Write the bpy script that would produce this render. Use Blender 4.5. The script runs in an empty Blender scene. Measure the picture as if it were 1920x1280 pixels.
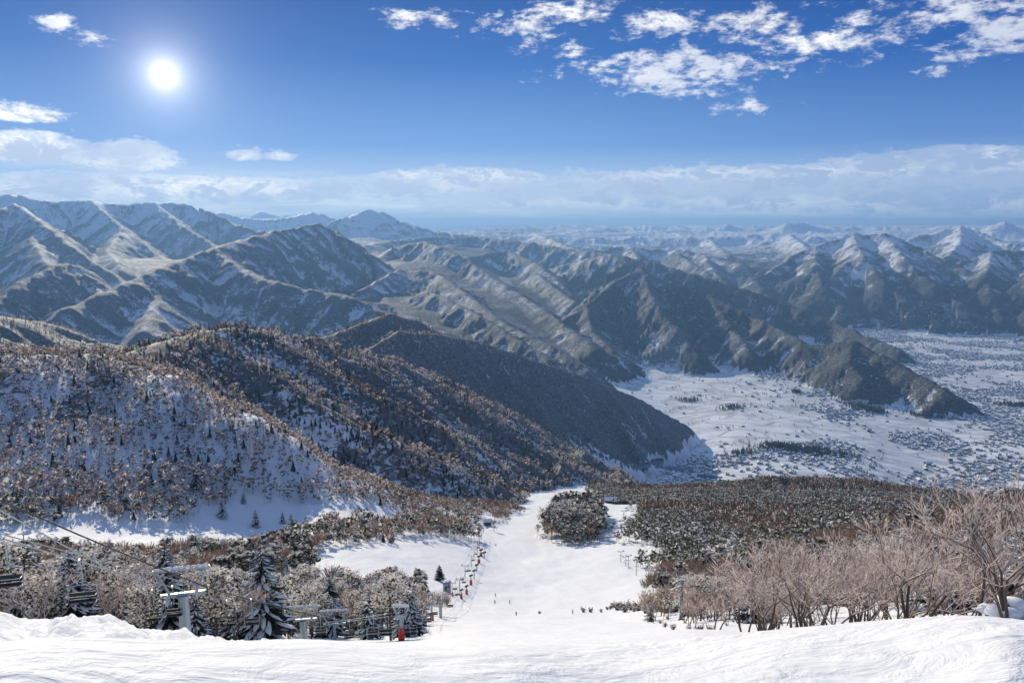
import bpy, math, random
import numpy as np
from mathutils import Vector, Matrix
PI = math.pi
R = math.radians
scene = bpy.context.scene
COL = scene.collection

# ------------------------------------------------------------------ camera model (28 mm, pitched down)
FPX = 1493.0
PITCH = math.atan(215.0 / FPX)
CP, SP = math.cos(PITCH), math.sin(PITCH)

def ray(px, py):
    X, U = px - 960.0, 640.0 - py
    return X, FPX * CP + U * SP, -FPX * SP + U * CP

def P(px, py, r):
    """world point seen in that direction at horizontal distance r"""
    x, y, z = ray(px, py)
    h = math.hypot(x, y)
    return np.array([x / h * r, y / h * r, z / h * r])

# ------------------------------------------------------------------ numpy noise
def _h(ix, iy, seed):
    n = (ix.astype(np.int64) * 374761393 + iy.astype(np.int64) * 668265263 + seed * 1442695041) & 0xFFFFFFFF
    n = ((n ^ (n >> 13)) * 1274126177) & 0xFFFFFFFF
    return (n ^ (n >> 16)) & 0xFFFF

def gnoise(x, y, seed=0):
    ix, iy = np.floor(x), np.floor(y)
    fx, fy = x - ix, y - iy
    ux, uy = fx * fx * fx * (fx * (fx * 6 - 15) + 10), fy * fy * fy * (fy * (fy * 6 - 15) + 10)
    def g(a, b, dx, dy):
        an = _h(a, b, seed) * (2 * PI / 65536)
        return np.cos(an) * dx + np.sin(an) * dy
    n00 = g(ix, iy, fx, fy); n10 = g(ix + 1, iy, fx - 1, fy)
    n01 = g(ix, iy + 1, fx, fy - 1); n11 = g(ix + 1, iy + 1, fx - 1, fy - 1)
    return 1.41 * (n00 * (1 - ux) * (1 - uy) + n10 * ux * (1 - uy) + n01 * (1 - ux) * uy + n11 * ux * uy)

def fbm(x, y, o=4, seed=0, gain=.5):
    s = 0; a = 1; t = 0
    for i in range(o):
        s = s + a * gnoise(x, y, seed + i * 17); t += a
        x, y = x * 2.03 + 11.7, y * 2.03 - 5.3; a *= gain
    return s / t

def ridged(x, y, o=4, seed=0, gain=.55):
    s = 0; a = 1; t = 0
    for i in range(o):
        s = s + a * (1 - 2 * np.abs(gnoise(x, y, seed + i * 17))); t += a
        x, y = x * 2.03 + 3.7, y * 2.03 + 9.1; a *= gain
    return s / t

def sstep(a, b, x):
    t = np.clip((x - a) / (b - a), 0, 1)
    return t * t * (3 - 2 * t)

# ------------------------------------------------------------------ base surface: scattered heights, thin-plate spline in (azimuth, log r)
CTRL = [(px, py, r) for px, rows in {
    960: [(1290, 3.5), (1247, 8), (1217, 20), (1198, 60), (1185, 120), (1169, 200), (1147, 300), (1098, 400), (1050, 500), (1010, 600), (972, 750), (947, 900), (924, 1100), (910, 1300), (900, 1700)],
    1060: [(1022, 570), (985, 700), (955, 860), (925, 1100), (905, 1400)],
    0: [(1300, 3.5), (1235, 8), (1192, 14), (1156, 24), (1187, 42), (1208, 90), (1135, 200), (1075, 300), (1030, 430), (1003, 500), (855, 640), (755, 740), (668, 830), (705, 1000), (720, 1500), (690, 2300)],
    200: [(1298, 3.5), (1240, 8), (1198, 14), (1165, 23), (1202, 45), (1210, 90), (1150, 180), (1080, 300), (1035, 420), (1005, 500), (858, 625), (760, 710), (672, 790), (712, 950), (740, 1500)],
    340: [(1296, 3.5), (1242, 8), (1188, 25), (1212, 50), (1207, 90), (1155, 180), (1085, 300), (1040, 400), (985, 530), (900, 590), (800, 660), (712, 740), (745, 850), (760, 1400)],
    480: [(1205, 24), (1205, 90), (1090, 290), (1040, 400), (965, 570), (870, 620), (790, 670), (830, 800), (830, 1300)],
    560: [(1290, 3.5), (1244, 8), (1206, 26), (1220, 50), (1212, 100), (1170, 180), (1110, 270), (1084, 320), (1055, 370), (1000, 480), (930, 600), (835, 655), (868, 760), (860, 1200)],
    700: [(1290, 3.5), (1245, 8), (1216, 26), (1217, 50), (1203, 110), (1175, 180), (1130, 260), (1090, 330), (1040, 410), (1010, 470), (975, 560), (905, 690), (925, 800), (870, 1400)],
    830: [(1214, 26), (1203, 60), (1190, 120), (1165, 200), (1135, 290), (1070, 400), (1012, 530), (985, 620), (945, 760), (935, 900), (900, 1300)],
    1180: [(1225, 18), (1200, 60), (1186, 110), (1168, 200), (1150, 280), (1105, 370), (1045, 490), (1025, 540), (985, 690), (955, 860), (940, 1000), (920, 1250)],
    1300: [(1228, 15), (1190, 50), (1178, 110), (1160, 180), (1135, 260), (1085, 380), (1040, 500), (970, 720), (930, 1100), (917, 1350)],
    1450: [(1288, 3.5), (1243, 9), (1198, 42), (1200, 70), (1165, 130), (1120, 220), (1070, 350), (1025, 520), (972, 760), (935, 1150), (902, 1600)],
    1620: [(1192, 42), (1196, 70), (1150, 130), (1090, 230), (1040, 330), (1010, 450), (965, 760), (930, 1200), (912, 1600)],
    1760: [(1286, 3.5), (1238, 10), (1178, 42), (1180, 70), (1130, 140), (1060, 230), (1005, 340), (1025, 520), (965, 900), (935, 1500)],
    1930: [(1285, 3.5), (1232, 10), (1168, 42), (1168, 70), (1100, 150), (1030, 230), (962, 330), (1000, 500), (960, 900), (945, 1400)],
}.items() for py, r in rows]
ZC = [(1000, -640, 2000), (1300, -700, 2000), (1600, -740, 2100), (1900, -720, 2100), (1300, -900, 2600), (1800, -900, 2550), (1040, -735, 2850), (1090, -810, 2900), (1150, -885, 2900), (800, -620, 2500),
      (500, -400, 2200), (200, -380, 2600), (0, -430, 3300), (300, -560, 3400), (600, -640, 3500), (850, -700, 3600), (1000, -800, 4000),
      (0, -560, 6500), (350, -520, 6500), (700, -520, 6000), (950, -620, 6500), (1150, -800, 6500),
      (0, -620, 11000), (0, -400, 16000), (500, -620, 11000), (500, -450, 16000), (900, -650, 14000), (1300, -800, 12000), (1500, -800, 11500), (1900, -800, 11500),
      (0, -300, 30000), (960, -600, 30000), (1900, -700, 30000), (0, 0, 75000), (960, -700, 75000), (1900, -700, 75000)]
ZC += [(px, -915, r) for px in (1150, 1400, 1650, 1900) for r in (3000, 3700, 4700)] + [(px, -915, r) for px in (1500, 1700, 1900) for r in (6000, 7600, 9000)]

def uv(x, y):
    r = np.hypot(x, y)
    az = np.arctan2(x, y)
    az = np.clip(az, -R(42), R(42)) + 0 * r
    return az * 3.2, np.log(np.maximum(r, 1.2))

def _tps(d2):
    return d2 * np.log(d2 + 1e-12)

_pts = [(*P(px, py, r)[:2], -P(px, py, r)[2] / r) for px, py, r in CTRL]
for px, z, r in ZC:
    p = P(px, 500, r); _pts.append((p[0], p[1], -z / r))
for a in (-42, -20, 0, 20, 42):
    _pts.append((1.5 * math.sin(R(a)), 1.5 * math.cos(R(a)), 1.25))
    _pts.append((2.3 * math.sin(R(a)), 2.3 * math.cos(R(a)), .86))
_pts = np.array(_pts)
_cu, _cv = uv(_pts[:, 0], _pts[:, 1])
_n = len(_pts)
_K = _tps((_cu[:, None] - _cu) ** 2 + (_cv[:, None] - _cv) ** 2) + np.eye(_n) * 2e-4
_Pm = np.stack([np.ones(_n), _cu, _cv], 1)
_A = np.block([[_K, _Pm], [_Pm.T, np.zeros((3, 3))]])
_W = np.linalg.solve(_A, np.concatenate([_pts[:, 2], np.zeros(3)]))

def base_z(x, y):
    u, v = uv(x, y)
    T = _W[_n] + _W[_n + 1] * u + _W[_n + 2] * v
    for i in range(_n):
        T = T + _W[i] * _tps((u - _cu[i]) ** 2 + (v - _cv[i]) ** 2)
    return -T * np.hypot(x, y)

# ------------------------------------------------------------------ ridges: (kind, slope, crest width, flute depth, flute length, [(px, py, r)...])
RIDGES = [
    # near hill behind the gully: three crests one behind the other
    ('hill', .58, 24, .18, 130, [(215, 672, 900), (300, 645, 980), (380, 622, 1080), (450, 616, 1130), (510, 620, 1180), (560, 636, 1220), (640, 654, 1300), (720, 674, 1400), (800, 704, 1500), (900, 749, 1750), (1000, 799, 2150)]),
    ('hill', .75, 20, .15, 130, [(860, 729, 1650), (900, 749, 1750), (1000, 799, 2150), (1080, 842, 2600), (1140, 872, 2950)]),
    ('hill', .6, 14, .12, 90, [(505, 628, 1160), (560, 668, 1110), (640, 712, 1080), (760, 776, 1080), (880, 832, 1130), (985, 868, 1220)]),
    ('hill', .55, 14, .12, 80, [(420, 640, 1080), (500, 700, 980), (580, 756, 930), (680, 808, 900), (780, 850, 900), (870, 882, 930)]),
    ('hill', .6, 14, .12, 80, [(600, 650, 1260), (700, 706, 1290), (820, 772, 1340), (930, 830, 1430)]),
    ('hill', .8, 25, .2, 160, [(560, 636, 2000), (620, 630, 2100), (680, 606, 2260), (730, 588, 2400), (780, 602, 2500), (830, 626, 2620), (880, 655, 2720)]),
    ('hill', .92, 18, .16, 140, [(690, 655, 1900), (750, 621, 2130), (820, 627, 2320), (900, 641, 2560), (1000, 676, 2880), (1100, 707, 3150), (1200, 748, 3400), (1280, 794, 3520), (1352, 848, 3600)]),
    ('hill', .45, 25, .2, 170, [(-300, 560, 2100), (-100, 590, 2300), (0, 594, 2450), (60, 602, 2600), (140, 640, 2800), (190, 660, 2950)]),
    # left-hand mountains
    ('mountain', .58, 40, .28, 420, [(60, 622, 3900), (130, 575, 4150), (200, 547, 4400), (265, 518, 4750), (330, 490, 5150), (430, 455, 5900), (520, 433, 6600), (600, 420, 7200), (635, 440, 7050), (680, 470, 6900), (730, 520, 6500)]),
    ('mountain', .52, 40, .3, 330, [(400, 470, 5600), (450, 502, 5150), (500, 524, 4900), (570, 540, 4700), (650, 555, 4500), (740, 590, 4250), (850, 640, 4050), (930, 670, 3950)]),
    ('mountain', .5, 30, .25, 300, [(300, 545, 4700), (285, 580, 4300), (270, 620, 3900)]),
    ('mountain', .55, 40, .22, 300, [(-200, 600, 4300), (0, 560, 4700), (55, 520, 5000), (125, 492, 5300), (155, 512, 5200), (185, 545, 5000), (210, 580, 4700)]),
    ('mountain', .62, 40, .3, 600, [(-400, 400, 9000), (-150, 400, 9000), (-20, 405, 8800), (25, 380, 9200), (60, 405, 8700), (110, 445, 8000), (170, 490, 7300), (250, 540, 6600)]),
    ('mountain', .6, 60, .34, 800, [(-400, 350, 12500), (-100, 358, 12200), (0, 366, 12000), (20, 363, 12000), (60, 373, 12000), (110, 377, 12100), (170, 375, 12200), (220, 384, 12300), (290, 380, 12300), (350, 381, 12400), (390, 397, 12300), (430, 416, 12000), (480, 432, 11500), (560, 450, 11000)]),
    ('mountain', .55, 40, .3, 500, [(170, 376, 12100), (230, 430, 10800), (300, 480, 9600)]),
    ('mountain', .55, 40, .3, 500, [(290, 381, 12200), (350, 430, 10900), (420, 470, 9900)]),
    ('mountain', .5, 40, .34, 420, [(60, 405, 9500), (60, 450, 8000), (90, 500, 6800), (110, 540, 6000)]),
    ('mountain', .5, 40, .34, 420, [(300, 480, 9600), (330, 505, 8300), (300, 530, 7200)]),
    ('mountain', .5, 40, .34, 420, [(230, 430, 10800), (200, 470, 8800), (230, 505, 7400)]),
    ('mountain', .5, 40, .34, 420, [(420, 470, 9900), (400, 495, 8400)]),
    ('mountain', .5, 60, .2, 900, [(380, 400, 20000), (415, 398, 20000), (450, 408, 20000), (520, 412, 20000), (585, 396, 20000), (620, 408, 20000), (660, 425, 20000)]),
    ('mountain', .45, 200, .15, 1500, [(440, 408, 36000), (490, 394, 36000), (520, 404, 36000), (560, 402, 37000), (640, 410, 38000)]),
    ('mountain', .40, 40, .3, 900, [(560, 440, 15000), (620, 418, 15500), (655, 404, 16000), (690, 391, 16000), (715, 399, 16000), (760, 419, 15800), (820, 436, 15500), (900, 444, 15000)]),
    # the middle of the picture
    ('mountain', .5, 50, .3, 500, [(640, 470, 9000), (700, 458, 10000), (760, 448, 11500), (830, 444, 12000), (900, 445, 12000), (960, 450, 11500), (1000, 456, 11200), (1060, 466, 10800), (1130, 474, 10200), (1180, 484, 9800), (1260, 505, 9500)]),
    ('mountain', .5, 40, .32, 360, [(690, 500, 7900), (740, 462, 8600), (795, 452, 8500), (830, 464, 8100), (880, 492, 7600), (930, 524, 7000), (1000, 568, 6200), (1060, 610, 5500), (1110, 650, 5000)]),
    ('mountain', .5, 40, .3, 330, [(700, 548, 6100), (760, 520, 6500), (820, 528, 6300), (870, 560, 5700), (930, 600, 5100), (1000, 640, 4600)]),
    ('mountain', .5, 40, .3, 330, [(880, 480, 9000), (950, 470, 9500), (1000, 490, 8800), (1040, 520, 8000), (1070, 555, 7200)]),
    ('mountain', .5, 40, .45, 380, [(980, 530, 8500), (1040, 502, 8800), (1100, 484, 8500), (1150, 476, 8200), (1220, 490, 7900), (1300, 514, 7600), (1400, 543, 7300), (1480, 570, 7100), (1560, 600, 6800), (1640, 636, 6300), (1690, 655, 6000)]),
    ('mountain', .52, 30, .5, 330, [(1040, 612, 5700), (1100, 572, 6000), (1160, 522, 6400), (1203, 506, 6500), (1245, 522, 6400), (1330, 556, 6200), (1420, 595, 5800), (1510, 645, 5250), (1600, 640, 5150), (1660, 668, 4950), (1720, 702, 4700), (1775, 728, 4500)]),
    ('mountain', .55, 30, .3, 260, [(1203, 506, 6500), (1230, 570, 5900), (1270, 620, 5500), (1310, 668, 5200)]),
    ('mountain', .55, 30, .3, 260, [(1330, 556, 6200), (1370, 610, 5700), (1410, 660, 5300)]),
    ('mountain', .55, 30, .3, 260, [(1600, 642, 5150), (1590, 680, 4800), (1620, 710, 4600)]),
    ('mountain', .5, 30, .3, 260, [(1100, 572, 6000), (1110, 620, 5500), (1150, 660, 5100)]),
    ('mountain', .5, 30, .42, 300, [(686, 539, 5800), (751, 504, 6700), (813, 508, 6500), (875, 552, 5700), (954, 614, 4900), (1040, 652, 4400), (1100, 690, 4150)]),
    ('mountain', .5, 30, .42, 280, [(800, 545, 5700), (850, 565, 5300), (900, 592, 4950), (980, 642, 4450), (1050, 684, 4150)]),
    ('mountain', .5, 30, .42, 280, [(890, 500, 8200), (940, 545, 6700), (1010, 592, 5900), (1060, 640, 5300), (1130, 684, 4800)]),
    ('mountain', .5, 30, .42, 280, [(1006, 511, 8000), (1040, 540, 7200), (1078, 566, 6600), (1043, 600, 6000)]),
    ('mountain', .5, 30, .42, 280, [(640, 560, 4600), (720, 570, 5000), (790, 600, 4600), (870, 640, 4200), (960, 680, 3900)]),
    ('mountain', .5, 30, .42, 300, [(700, 475, 9200), (760, 500, 8000), (800, 520, 7300)]),
    # far right
    ('mountain', .5, 50, .34, 520, [(1415, 522, 13000), (1430, 545, 11500), (1460, 570, 10200), (1500, 592, 9100)]),
    ('mountain', .5, 50, .34, 520, [(1530, 462, 14800), (1530, 500, 12800), (1545, 540, 11000), (1580, 575, 9600), (1610, 597, 8800)]),
    ('mountain', .5, 50, .34, 520, [(1600, 441, 15500), (1620, 485, 13000), (1660, 530, 11200), (1720, 575, 9500), (1760, 601, 8600)]),
    ('mountain', .5, 50, .34, 520, [(1660, 442, 15500), (1700, 490, 13000), (1760, 540, 11000), (1815, 580, 9600)]),
    ('mountain', .5, 50, .34, 520, [(1860, 472, 15000), (1850, 520, 12500), (1860, 560, 10800), (1880, 597, 9200)]),
    ('mountain', .5, 50, .34, 520, [(1960, 465, 15500), (1950, 520, 12000), (1960, 570, 10000), (1990, 600, 9000)]),
    ('mountain', .5, 50, .34, 520, [(1320, 478, 17000), (1340, 510, 14000), (1370, 540, 12000), (1410, 565, 10800)]),
    ('mountain', .5, 50, .34, 520, [(1800, 426, 22500), (1800, 455, 19000), (1780, 480, 17000), (1740, 510, 15000)]),
    ('mountain', .5, 50, .34, 520, [(1180, 462, 18000), (1200, 490, 15500), (1250, 512, 13500), (1290, 535, 12000)]),
    ('mountain', .5, 50, .34, 520, [(1260, 468, 18000), (1290, 490, 16000), (1330, 515, 13800)]),
    ('mountain', .5, 50, .34, 520, [(1000, 436, 30000), (1040, 452, 22000), (1090, 470, 18000)]),
    ('mountain', .5, 50, .34, 520, [(1480, 442, 25000), (1500, 455, 21000), (1520, 468, 18500)]),
    ('mountain', .5, 50, .34, 520, [(1330, 446, 26000), (1340, 460, 22000), (1370, 480, 18500)]),
    ('mountain', .55, 60, .4, 700, [(1380, 560, 12000), (1415, 522, 13000), (1480, 486, 14000), (1530, 462, 14800), (1600, 441, 15500), (1660, 442, 15500), (1720, 462, 15000), (1790, 500, 14000), (1860, 545, 12500)]),
    ('mountain', .55, 60, .4, 600, [(1600, 441, 15500), (1600, 480, 13500), (1560, 520, 12000)]),
    ('mountain', .5, 60, .4, 600, [(1600, 480, 13500), (1660, 530, 12000), (1720, 570, 10700)]),
    ('mountain', .55, 60, .4, 600, [(1740, 540, 13500), (1800, 492, 14500), (1860, 472, 15000), (1930, 470, 15500), (2100, 440, 16000)]),
    ('mountain', .55, 60, .4, 600, [(1800, 580, 10800), (1880, 550, 11500), (1960, 520, 12500), (2100, 500, 12500)]),
    ('mountain', .5, 90, .35, 900, [(1560, 478, 20000), (1640, 462, 21000), (1700, 452, 21500), (1755, 440, 22000), (1800, 426, 22500), (1845, 440, 22000), (1900, 458, 21000), (2000, 480, 20000)]),
    ('mountain', .5, 90, .35, 800, [(1100, 478, 17000), (1180, 462, 18000), (1260, 468, 18000), (1320, 478, 17000), (1400, 500, 15500)]),
    ('mountain', .34, 100, .4, 900, [(1080, 452, 26000), (1200, 446, 26000), (1280, 452, 25500), (1380, 446, 25500), (1480, 442, 25000), (1560, 452, 24000)]),
    ('mountain', .32, 200, .35, 1500, [(900, 437, 40000), (930, 431, 40000), (1000, 436, 40000), (1060, 429, 40000), (1130, 434, 40000), (1200, 428, 40000), (1270, 430, 40000), (1330, 425, 40000), (1400, 428, 39000), (1450, 424, 38000), (1480, 420, 37000), (1510, 424, 38000), (1560, 430, 39000), (1640, 431, 40000), (1700, 433, 40000), (1780, 430, 40000)]),
    ('mountain', .32, 200, .35, 1500, [(1780, 436, 33000), (1840, 430, 33000), (1885, 417, 33000), (1930, 425, 33000), (2100, 420, 33000)]),
    ('mountain', .38, 300, .35, 2500, [(700, 430, 58000), (860, 431, 58000), (1000, 427, 58000), (1150, 428, 58000), (1300, 423, 58000), (1450, 424, 58000), (1600, 424, 58000), (1750, 426, 58000), (2000, 422, 58000)]),
]
RID = []
_far = False
for kind, m, w, fl, lam, nd in RIDGES:
    if nd[0] == (1415, 522, 13000): _far = True
    if _far: nd = [(a, b, float(np.interp(c, [8600, 9500, 11000, 13000, 15500, 17000, 20000, 22500, 26000, 33000, 40000, 58000], [7800, 8000, 8350, 8950, 10200, 11200, 12800, 14200, 16500, 21000, 25000, 36000]))) for a, b, c in nd]
    RID.append((kind, m, w, fl, lam, np.array([P(*n) for n in nd])))

def ridge_h(x, y, rd, i):
    kind, m, w, fl, lam, N = rd
    best = np.full(x.shape, -1e9); S = np.zeros(x.shape); T = np.full(x.shape, 1e9)
    s0 = 0
    for a, b in zip(N[:-1], N[1:]):
        d = b[:2] - a[:2]; L = math.hypot(*d)
        q = np.clip(((x - a[0]) * d[0] + (y - a[1]) * d[1]) / (L * L), 0, 1)
        t = np.hypot(x - a[0] - q * d[0], y - a[1] - q * d[1])
        zc = a[2] + (b[2] - a[2]) * q
        h = zc - m * (np.sqrt(t * t + w * w) - w)
        k = h > best
        best = np.where(k, h, best); S = np.where(k, s0 + q * L, S); T = np.where(k, t, T)
        s0 += L
    wx = gnoise(x / lam / 1.3, y / lam / 1.3, 40 + i) * .55
    f1 = np.abs(gnoise(S / lam + wx, T / lam * .22 + wx, 60 + i))
    f2 = np.abs(gnoise(S / lam * 2.7 + wx * 2, T / lam * .6, 90 + i))
    f3 = np.abs(gnoise(x / lam * 5.2, y / lam * 5.2, 120 + i))
    fl_ = (f1 * 1.5 + f2 * .55 + f3 * (.28 if kind == 'mountain' else .1))
    dep = fl * m * 2.6 * np.minimum(T, lam * 2.2) * fl_
    jag = lam * .035 * (fbm(x / lam * 3, y / lam * 3, 2, 7)) * (1 if kind == 'mountain' else .3)
    if lam >= 700: jag = jag + lam * (.17 if N[0][1] > 15000 and abs(N[0][0]) < N[0][1] and N[0][0] > -2000 else .10 if N[0][0] > 0 else .03) * (ridged(S / (lam * 1.7) + i, T / lam / 2, 3, 9) - .45)
    return best - dep + jag, fl_, S, T

KINDID = {'slope': 0, 'hill': 1, 'mountain': 2}
def height(x, y, full=False, flow=False):
    x = np.asarray(x, float); y = np.asarray(y, float)
    r = np.hypot(x, y)
    H = base_z(x, y)
    az = np.degrees(np.arctan2(x, y))
    kid = np.zeros(x.shape); fls = np.full(x.shape, .3); rel = np.zeros(x.shape)
    # rough ground of the hillsides and the wrinkled snow bank close by
    wood = forest_mask(x, y)
    amp = np.clip(r * .012, 0, 9) * sstep(120, 420, r) * (.25 + .75 * wood)
    H = H + amp * fbm(x / 90, y / 90, 3, 5)
    bank = sstep(-5, -14, az) * sstep(6, 15, r) * sstep(34, 22, r)
    H = H + bank * (.62 * (ridged((x * .8 + y * .45) / 2.2, (y * .9 - x * .5) / 6.5, 3, 31) - .62) + .10 * fbm(x / .7, y / .7, 3, 32))
    H = H + sstep(3, 6, r) * sstep(500, 60, r) * (.07 * fbm(x / 2.2, y / 4.5, 3, 33) + .016 * np.clip(1.4 + 4 * gnoise(x / 9, y / 9, 38), .15, 2) * (ridged((x - y) / 5.5, (x + y) / .85, 3, 37) - .5) * sstep(70, 12, r) + .022 * fbm(x / .4, y / .5, 3, 34))
    H = H + sstep(30, 60, r) * sstep(1400, 400, r) * (1 - wood) * 1.3 * fbm(x / 24, y / 44, 3, 35)
    far = sstep(2900, 3300, r)
    H = H + far * sstep(-880, -860, H) * 0
    H = H + sstep(2500, 3000, r) * 9 * fbm(x / 330, y / 330, 3, 36)
    # nameless mountains that fill the distance between the drawn crests
    aright = sstep(-6, 4, az)
    top = -r * np.interp(np.log(r), np.log([7000, 12000, 20000, 40000, 70000]), [.050, .022, .012, .004, .001])
    topr = -r * np.interp(np.log(r), np.log([7900, 8600, 9600, 11000, 14000, 20000, 30000, 70000]), [.105, .09, .068, .048, .028, .010, .001, -.001])
    top = top * (1 - aright) + topr * aright
    mm = sstep(6500, 8500, r) * (1 - aright) + sstep(7800, 8700, r + 300 * fbm(x / 1500, y / 1500, 2, 61)) * aright
    if (mm > 0).any():
        k = mm > 0; xk, yk = x[k], y[k]
        wxx = xk + 700 * gnoise(xk / 2600, yk / 2600, 55); wyy = yk + 700 * gnoise(xk / 2600, yk / 2600, 56)
        nn = ridged(wxx / 2700, wyy / 3600, 7, 57, .56) * .5 + .5
        nn = np.clip(.12 + 1.15 * nn ** 1.2, 0, 1.1)
        add = (top[k] - H[k]) * nn
        H[k] = H[k] + mm[k] * np.maximum(add, 0)
    # low folded ground between the drawn ridges
    fm = sstep(2900, 3800, r) * sstep(8, 3, az) * sstep(-890, -800, H)
    H = H + fm * 80 * (ridged((x + 160 * gnoise(x / 700, y / 700, 58)) / 900, (y + 160 * gnoise(x / 700, y / 700, 59)) / 1100, 5, 60, .5) * .5 + .1)
    B0 = H.copy(); FS = x * .8 + y * .2; FT = y * .6
    for i, rd in enumerate(RID):
        N = rd[5]; m = rd[1]
        reach = (N[:, 2].max() + 1000) / m + 300
        reach = min(reach, 9000)
        lo = N[:, :2].min(0) - reach; hi = N[:, :2].max(0) + reach
        k = (x > lo[0]) & (x < hi[0]) & (y > lo[1]) & (y < hi[1]) & (r > (820 if i < 5 else 1300))
        if not k.any(): continue
        h, fl_, S_, T_ = ridge_h(x[k], y[k], rd, i)
        kk = np.clip(r[k] * .006, 4, 90)
        a = H[k]; dlt = np.clip(.5 + .5 * (h - a) / kk, 0, 1)
        nh = a * (1 - dlt) + h * dlt + kk * dlt * (1 - dlt)
        H[k] = nh
        up = h > a
        t = kid[k]; t[up] = KINDID[rd[0]]; kid[k] = t
        t = fls[k]; t[up] = fl_[up]; fls[k] = t
        t = FS[k]; t[up] = S_[up] + 5000. * i; FS[k] = t
        t = FT[k]; t[up] = T_[up]; FT[k] = t
    rel = H - B0
    rough = np.where(kid == 2, 1., 0.) * sstep(0, 120, rel)
    H = H + rough * (16 * ridged(x / 260, y / 260, 4, 201, .6) - 6) * np.clip(r / 6000, .7, 2.5)
    hr = np.where(kid == 1, 1., 0.) * sstep(0, 30, rel)
    H = H + hr * 3.2 * ridged(x / 75, y / 75, 3, 202, .55)
    if flow: return H, kid, fls, rel, wood, FS, FT
    if full:
        return H, kid, fls, rel, wood
    return H

# ------------------------------------------------------------------ where the woods are (world metres), drawn from a few outlines
def poly_mask(x, y, pts, soft=0):
    """inside test for an outline given as (px, r) corners: azimuth and distance on the ground"""
    az = np.arctan2(x, y); lr = np.log(np.maximum(np.hypot(x, y), 1))
    V = [(math.atan2(*P(px, 800, 1)[:2]), math.log(r)) for px, r in pts]
    ins = np.zeros(x.shape, bool)
    for (a0, b0), (a1, b1) in zip(V, V[1:] + V[:1]):
        c = ((b0 > lr) != (b1 > lr))
        ins ^= c & (az < (a1 - a0) * (lr - b0) / ((b1 - b0) if b1 != b0 else 1e-9) + a0)
    return ins

WOODS = {
    'near_left': [(-700, 74), (120, 72), (330, 72), (430, 66), (600, 66), (650, 84), (706, 106), (742, 150), (790, 200), (836, 250), (838, 300), (810, 318), (700, 300), (600, 276), (400, 250), (0, 230), (-700, 230)],
    'belt_left': [(-700, 230), (0, 245), (300, 262), (440, 280), (560, 350), (660, 425), (760, 500), (880, 540), (890, 590), (870, 680), (760, 600), (660, 530), (560, 470), (450, 430), (330, 400), (260, 350), (100, 330), (-700, 330)],
    'island': [(1040, 575), (1130, 560), (1136, 640), (1128, 760), (1100, 900), (1064, 900), (1040, 760), (1018, 640)],
    'far_edge': [(880, 620), (925, 680), (972, 830), (968, 980), (1060, 1500), (1120, 2900), (-900, 2900), (-900, 535), (200, 520), (300, 530), (345, 548), (460, 585), (600, 585), (700, 590), (800, 640)],
    'right_wood': [(1165, 680), (1180, 590), (1215, 470), (1250, 370), (1262, 265), (1262, 175), (1270, 120), (1340, 96), (1440, 60), (1560, 52), (1700, 49), (2000, 46), (2700, 46), (2700, 1750), (1240, 1750), (1190, 1180), (1185, 930)],
    'foot_trees': [(1100, 1120), (1150, 960), (1190, 950), (1225, 1350), (1225, 1700), (1120, 1700)],
}
VILLAGE = [(1000, 2450), (1090, 2300), (1250, 2250), (1450, 2250), (1500, 3600), (1250, 3600), (990, 3300)]
def forest_mask(x, y):
    m = np.zeros(x.shape)
    wx = x + 17 * gnoise(x / 36, y / 36, 71) + 5 * gnoise(x / 9, y / 9, 72); wy = y + 24 * gnoise(x / 30, y / 30, 73)
    r = np.hypot(x, y)
    sc = np.clip(r / 300, .12, 1)
    wx = x + (wx - x) * sc; wy = y + (wy - y) * sc
    for v in WOODS.values():
        m = np.maximum(m, poly_mask(wx, wy, v).astype(float))
    # the clearing in the right-hand wood and the snowy gap behind the dome
    m = np.where(poly_mask(wx, wy, [(1340, 470), (1410, 455), (1415, 540), (1350, 560)]), 0, m)
    m = np.where(poly_mask(wx, wy, [(1610, 980), (1660, 980), (1660, 1120), (1600, 1120)]), 0, m)
    return m
# ------------------------------------------------------------------ node helpers
def mat(name):
    m = bpy.data.materials.new(name); m.use_nodes = True
    nt = m.node_tree; nt.nodes.clear()
    out = nt.nodes.new('ShaderNodeOutputMaterial')
    return m, nt, out
def N_(nt, t, **kw):
    n = nt.nodes.new(t)
    for k, v in kw.items():
        if k.startswith('_'): n.inputs[k[1:].replace('_', ' ')].default_value = v
        else: setattr(n, k, v)
    return n
def math_(nt, op, a, b=None, clamp=False):
    n = nt.nodes.new('ShaderNodeMath'); n.operation = op; n.use_clamp = clamp
    for i, v in enumerate((a, b)):
        if v is None: continue
        if isinstance(v, (int, float)): n.inputs[i].default_value = v
        else: nt.links.new(v, n.inputs[i])
    return n.outputs[0]
def mixc(nt, f, a, b, mode='MIX'):
    n = nt.nodes.new('ShaderNodeMix'); n.data_type = 'RGBA'; n.blend_type = mode
    for s, v in ((n.inputs[0], f), (n.inputs[6], a), (n.inputs[7], b)):
        if isinstance(v, (int, float)): s.default_value = v
        elif isinstance(v, tuple): s.default_value = (*v, 1) if len(v) == 3 else v
        else: nt.links.new(v, s)
    return n.outputs[2]
def noise_(nt, vec, scale, detail=3, rough=.55, dist=0):
    n = nt.nodes.new('ShaderNodeTexNoise'); n.inputs['Scale'].default_value = scale
    n.inputs['Detail'].default_value = detail; n.inputs['Roughness'].default_value = rough; n.inputs['Distortion'].default_value = dist
    nt.links.new(vec, n.inputs['Vector']); return n.outputs['Fac']
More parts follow.
